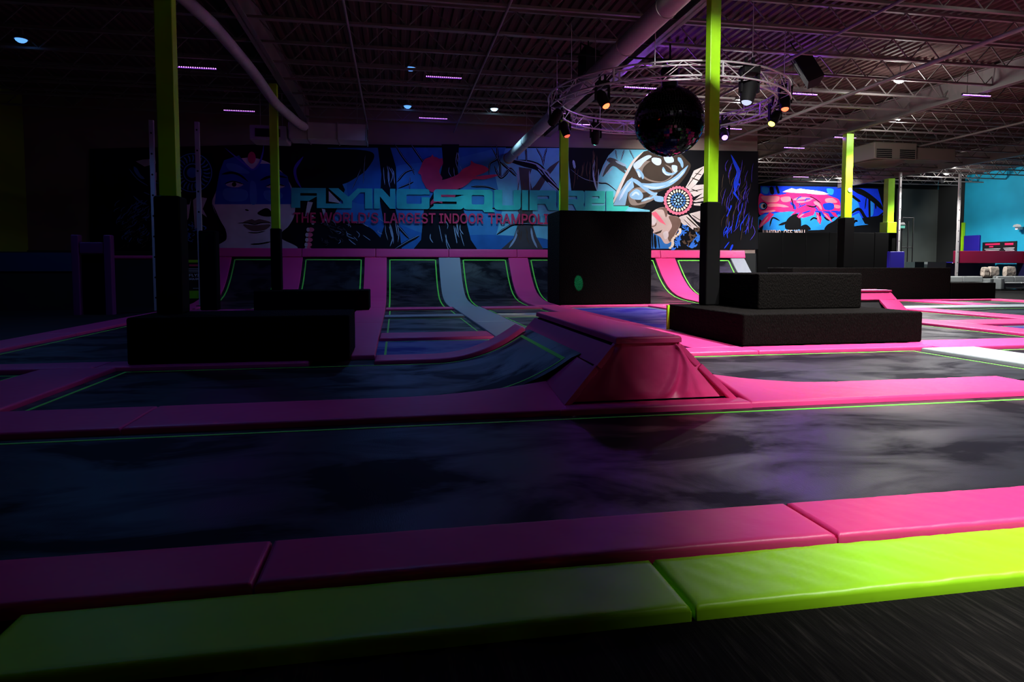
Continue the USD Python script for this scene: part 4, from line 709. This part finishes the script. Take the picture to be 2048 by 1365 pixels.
t = thing('air_diffuser', 'large beige drum diffuser hanging in front of the far lime column', 'air diffuser')
obj('box', rbox(24.8, 27.4, 30.0, 32.2, 7.35, 8.25, .06), mat('diffuser_beige', (.16, .14, .11), .6), t)
obj('drum', lathe([(0, -.25), (.7, -.22), (1.15, -.05), (1.2, .02), (0, .02)], 28).apply_translation((26.1, 31.1, 7.33)), mat('diffuser_beige', (.16, .14, .11), .6), t, smooth=40)
each('louvre', [bx(24.95, 25.85, 29.96, 30.0, 7.42+.1*k, 7.47+.1*k) for k in range(5)]+[bx(26.35, 27.25, 29.96, 30.0, 7.42+.1*k, 7.47+.1*k) for k in range(5)], BLACK, t)
obj('side_duct', rbox(27.42, 30.1, 30.3, 31.6, 7.45, 8.1, .05), mat('diffuser_beige', (.16, .14, .11), .6), t)
obj('rod', cat_([cyl((x, 31.1, 8.2), (x, 31.1, 9.0), .02, 5) for x in (25.2, 27.0, 29.6)]), STEEL, t)

# ------------------------------------------------------------------ right-hand lounge and far end
obj('trim_3', bx(41.9, 45.95, 47.8, 47.99, 0, 8.3), mat('green_lit_wall', (.075, .09, .082), .8, .2, var=(.4, .2)), label='wall panel with painted-in green light between the far lime column and the turquoise wall', cat='wall', kind='structure')  # dark wall whose green light is put into the paint
obj('trim_4', bx(45.9, 45.99, 45.3, 47.8, 0, ZC), DARKWALL, label='dark return wall at the corner of the turquoise wall', cat='wall', kind='structure')
t = thing('partition_wall', 'black padded partition in front of the far blue mural', 'partition')
for k in range(6): obj('panel', rbox(24.4+k*1.79, 24.4+k*1.79+1.775, 40.0, 40.2, 0, 4.02+.016*k, .03), BLACKPAD, t, smooth=50)
obj('rail', bx(24.4, 35.14, 40.21, 40.26, 3.9, 4.0), BLACK, t)
def netpole(label, x, y, h, pz=0.0):
    t = thing('net_pole', label, 'pole')
    m = cat_([bx(x-.075, x-.055, y-.06, y+.06, pz, h), bx(x+.055, x+.075, y-.06, y+.06, pz, h), bx(x-.055, x+.055, y-.06, y-.045, pz, h)])
    obj('post', m, mat('galvanised', (.52, .50, .50), .45, .5, metal=.2), t)
    obj('hole', cat_([cyl((x, y-.066, z), (x, y-.0595, z), .035, 8) for z in np.arange(pz+.5, h, .75)]), BLACK, t)
    obj('base_plate', bx(x-.16, x+.16, y-.14, y+.14, pz, pz+.02), BLACK, t)
netpole('silver perforated net pole beside the far lime column', 34.9, 39.6, 8.3)
netpole('silver perforated net pole left of the turquoise wall', 39.75, 39.6, 8.3)
netpole('faint perforated net pole left of the blue painted rosette', -8.67, 25.6, 7.0, .03)
netpole('faint perforated net pole in front of the blue painted rosette', -7.12, 25.6, 7.0, .2)
obj('padded_post', rbox(-6.82, -6.24, 24.3, 24.8, .115, 2.95, .05), BLACKPAD, smooth=50, label='black padded block below the net pole, beside the lime framed sign', cat='pad')
obj('wall_pad', rbox(33.4, 34.55, 38.6, 38.9, 0, 2.73, .04), NAVY, smooth=50, label='royal blue pad standing against the black partition', cat='pad')
obj('wall_pad', rbox(45.8, 45.96, 43.65, 45.05, 2.6, 4.22, .03), NAVY, smooth=50, label='royal blue pad on the turquoise wall above the crimson fascia', cat='pad')
obj('corner_bar', bx(45.75, 45.95, 45.1, 45.28, 2.4, 5.3), LIME, label='lime vertical bar at the edge of the turquoise wall', cat='trim')
t = thing('access_frame', 'thin black tubular frame standing by the black partition end', 'frame')
for x in (35.25, 35.75, 36.15): obj('upright', cyl((x, 39.7, 0), (x, 39.7, 5.2 if x != 35.75 else 4.9), .035, 8), BLACK, t)
for z in (3.05, 5.15): obj('rail', cyl((35.25, 39.7, z), (36.15, 39.7, z), .03, 8), BLACK, t)
t = thing('service_counter', 'pale grey-green counter top showing over the long far box', 'counter')
obj('front_panel', trimesh.convex.convex_hull(np.array([(x, y, z) for y in (36.0, 36.8) for x, z in ((33.7, 0), (35.2, 0), (35.35, 2.0), (33.95, 2.0))])), mat('counter_pale', (.30, .36, .34), .5), t)
obj('side_panel', bx(33.0, 33.68, 36.0, 36.8, 0, 2.0), mat('counter_dark', (.05, .08, .08), .5), t)
t = thing('booth_canopy', 'crimson fascia canopy over a navy recess below the turquoise wall', 'canopy')
obj('fascia', rbox(39.95, 45.85, 39.95, 40.15, 1.95, 2.84, .03), mat('crimson_panel', (.21, .004, .035), .5, .4), t, smooth=50)
obj('soffit', bx(39.95, 45.85, 40.16, 42.2, 1.98, 2.05), NAVY, t); obj('back_panel', bx(39.95, 45.85, 42.21, 42.3, 0, 2.0), mat('navy_panel', (.008, .008, .06), .5), t)
for k in range(5): obj('shelf', bx(40.1+k*1.15, 41.15+k*1.15, 41.9, 42.2, .55, .6), BLACK, t)
for x in (40.55, 41.75, 44.3):
    q = obj('downlight', cyl((x, 40.6, 1.955), (x, 40.6, 1.979), .13, 16), glow('downlight_glow', (1, .97, .9), 6), t)
    light(str(t.GetPath())+f'/spot_{int(x)}', 'SphereLight', (x, 40.6, 1.9), (x, 40.6, 0), 14, (1, .95, .9), .08, 60, .5)
def sofa(label, x0, x1):
    t = thing('sofa', label, 'sofa'); m = mat('sofa_grey', (.17, .19, .19), .8, .2); m2 = mat('sofa_cushion', (.30, .32, .32), .8, .2)
    obj('base', rbox(x0+.3, x1-.3, 38.3, 39.1, .12, .42, .03), m, t, smooth=50)
    for a, b in ((x0, x0+.3), (x1-.3, x1)): obj('arm', rbox(a, b, 38.25, 39.2, .08, .86, .05), m, t, smooth=50)
    obj('back', rbox(x0+.3, x1-.3, 39.0, 39.22, .42, 1.02, .05), m, t, smooth=50)
    n = 2; w = (x1-x0-.62)/n
    for k in range(n):
        obj('seat_cushion', rbox(x0+.31+k*w, x0+.3+(k+1)*w, 38.26, 38.98, .43, .60, .06), m2, t, smooth=50); obj('back_cushion', rbox(x0+.31+k*w, x0+.3+(k+1)*w, 38.8, 38.99, .61, 1.0, .06), m2, t, smooth=50)
    for x in (x0+.1, x1-.1):
        for y in (38.35, 39.1): obj('foot', cyl((x, y, 0), (x, y, .1), .03, 8), HOUSE, t)
sofa('grey two-seat sofa right of the low black end box', 37.6, 41.5); sofa('grey two-seat sofa at the right edge of the lounge', 42.1, 45.6)
t = thing('console_table', 'low dark table standing behind the grey sofas with sacks on it', 'table')
obj('top', bx(41.2, 45.4, 39.35, 39.85, .86, .92), BLACK, t)
for x in (41.3, 45.3): obj('leg', bx(x-.04, x+.04, 39.4, 39.8, 0, .86), BLACK, t)
def sack(label, x, w, h, seed):
    s = trimesh.creation.box((w, .36, h)); 
    for _ in range(4): s = s.subdivide()
    v = s.vertices.copy(); u = v/np.array([w/2, .18, h/2]); v[:, 0] *= 1-.10*(u[:, 2] > 0)*u[:, 2]-.05*u[:, 1]**2; v[:, 1] *= (1.0-.45*np.abs(u[:, 2])**3)
    v += (meshkit.fbm(v*5+seed, 3, seed)[:, None]-.5)*np.array([.10, .12, .10]); s.vertices = v; s.apply_translation((x, 39.6, .93+h/2))
    obj('paper_sack', s, mat('sack_beige', (.42, .36, .30), .85, .2, bump=(4, .6, .04)), smooth=60, label=label, cat='sack')
sack('crumpled beige sack, leftmost of the three behind the sofas', 42.15, .42, .72, 1); sack('wide crumpled beige sack in the middle of the three behind the sofas', 42.85, .78, .76, 2); sack('crumpled beige sack, rightmost of the three behind the sofas', 44.25, .85, .78, 3)
obj('trim_5', bx(45.88, 45.99, YF, 40.5, 1.95, 2.84), mat('crimson_panel', (.21, .004, .035), .5, .4), label='crimson band along the foot of the turquoise wall at the right edge', cat='wall', kind='structure')
obj('trim_6', bx(45.9, 45.99, YF, 40.5, 0, 1.95), mat('navy_panel', (.008, .008, .06), .5), label='navy dado below the crimson band at the right edge', cat='wall', kind='structure')
t = thing('rules_board', 'black rules board with pink headings on the turquoise wall', 'sign')
obj('board', bx(45.93, 45.99, 40.62, 43.45, 2.55, 3.62), BLACK, t)
pk = mat('sign_pink', (.62, .01, .09), .6); wh = mat('sign_white', (.7, .7, .7), .6)
obj('heading', cat_([bx(45.915, 45.93, 41.95, 43.2, 3.38, 3.52), bx(45.915, 45.93, 42.5, 42.85, 3.2, 3.32), bx(45.915, 45.93, 40.85, 41.55, 3.34, 3.5)]), pk, t)
obj('text_line', cat_([bx(45.915, 45.93, 41.9+.08*(k % 2), 43.25-.1*(k % 3), 3.06-.1*k, 3.10-.1*k) for k in range(4)]+[bx(45.915, 45.93, 40.75+.06*(k % 2), 41.65-.08*(k % 3), 3.10-.1*k, 3.14-.1*k) for k in range(4)]), wh, t)
t = thing('emergency_light', 'white emergency light with a small green sign beside the far net pole', 'emergency light')
obj('arm', bx(34.98, 35.5, 39.62, 39.66, 4.60, 4.64), BLACK, t); obj('lamp_head', lathe([(0, .1), (.10, .08), (.17, -.06), (0, -.06)], 14).apply_translation((35.2, 39.6, 4.72)), glow('emergency_white', (1, 1, 1), .5), t, smooth=40)
obj('sign', bx(35.04, 35.36, 39.56, 39.6, 4.40, 4.58), glow('emergency_green', (.25, .9, .7), .6), t)
t = thing('emergency_light', 'white twin-head emergency light at the right edge of the turquoise wall', 'emergency light')
obj('lamp_head', lathe([(0, .12), (.20, .06), (.26, -.08), (0, -.08)], 14).apply_translation((45.55, 40.3, 4.75)), glow('emergency_white', (1, 1, 1), .5), t, smooth=40); obj('body', bx(45.5, 45.97, 40.2, 40.4, 4.45, 4.66), wh, t)

# ------------------------------------------------------------------ things in the dark left corner
t = thing('framed_sign', 'lime framed black sign with white lettering, between two black padded posts', 'sign')
each('frame', [bx(-9.11, -9.0, 30.2, 30.3, .05, 1.98), bx(-8.26, -8.15, 30.2, 30.3, .05, 1.98), bx(-9.0, -8.26, 30.2, 30.3, 1.86, 1.98), bx(-9.0, -8.26, 30.2, 30.3, .28, .62)], LIME, t)
obj('board', bx(-9.0, -8.26, 30.24, 30.28, .62, 1.86), BLACK, t)
obj('heading', bx(-8.88, -8.4, 30.225, 30.24, 1.70, 1.78), pk, t)
obj('text_line', cat_([bx(-8.90, -8.33-.05*(k % 2), 30.225, 30.24, 1.58-.07*k, 1.60-.07*k) for k in range(3)]+[bx(-8.75, -8.4, 30.225, 30.24, .72, .735)]), wh, t)
for w, z, h, x0 in (('FLYING', 1.25, .11, -8.91), ('SQUIRREL', 1.10, .075, -8.91)):
    q = meshkit.text_mesh(w, h, .012, bold=True); v = np.array(q.vertices); q.vertices = np.stack([x0+v[:, 0]*1.25, 30.24-v[:, 2], z+v[:, 1]], 1); q.fix_normals(); obj('lettering', q, wh, t)
t = thing('entrance_arch', 'dim purple padded entrance arch at far left', 'arch')
PURV = mat('purple_vinyl', (.16, .02, .12), .5, .3)
for a in (-10.72, -9.72): obj('post', rbox(a, a+.24, 23.9, 24.2, 0, 2.75, .04), PURV, t, smooth=50)
obj('lintel', rbox(-10.47, -9.73, 23.92, 24.18, 2.1, 2.5, .04), PURV, t, smooth=50); obj('mesh_gate', bx(-10.46, -9.74, 24.03, 24.06, .05, 2.09), BLACKPAD, t)
t = thing('barrier_wall', 'low dark barrier with a pink top rail under the painted fur', 'barrier')
obj('panel', bx(-12.6, -9.25, 29.0, 29.15, 0, 2.0), DARKWALL, t); obj('top_rail', rbox(-12.6, -9.25, 28.95, 29.2, 2.0, 2.14, .04), PINK, t, smooth=50)
obj('banner', bx(-15.3, -11.6, 27.0, 27.05, 1.5, 2.2), mat('navy_banner', (.02, .03, .09), .7), label='navy banner hung along the wall at the far left', cat='banner')
obj('banner_rail', bx(-15.6, -11.3, 27.06, 27.12, 0, 2.24), DARKWALL, label='dark low wall behind the navy banner', cat='wall')

# ------------------------------------------------------------------ groups of like things
GROUPS = {'safety_pad': 'padded strips around the trampolines', 'floor_mat': 'lime mats along the front', 'trampoline': 'flat trampoline beds', 'curved_trampoline': 'curved wall trampolines', 'ledge_pad': 'pads on top of the curved wall', 'led_bar': 'purple LED bars under the roof', 'high_bay_lamp': 'high-bay lamps under the roof',
          'added_flood_lamp': 'added black flood lamps', 'moving_head': 'moving-head lights on the ring truss', 'loudspeaker': 'hanging loudspeakers', 'column': 'lime steel columns', 'jump_box': 'black jump boxes', 'net_pole': 'silver net poles', 'sofa': 'grey lounge sofas', 'paper_sack': 'beige sacks behind the sofas', 'emergency_light': 'emergency lights', 'wall_pad': 'royal blue pads'}
for p in stage.GetPrimAtPath('/World').GetChildren():
    base = p.GetName().rstrip('0123456789').rstrip('_')
    if base in GROUPS and p.GetCustomDataByKey('label'): p.SetCustomDataByKey('group', GROUPS[base])
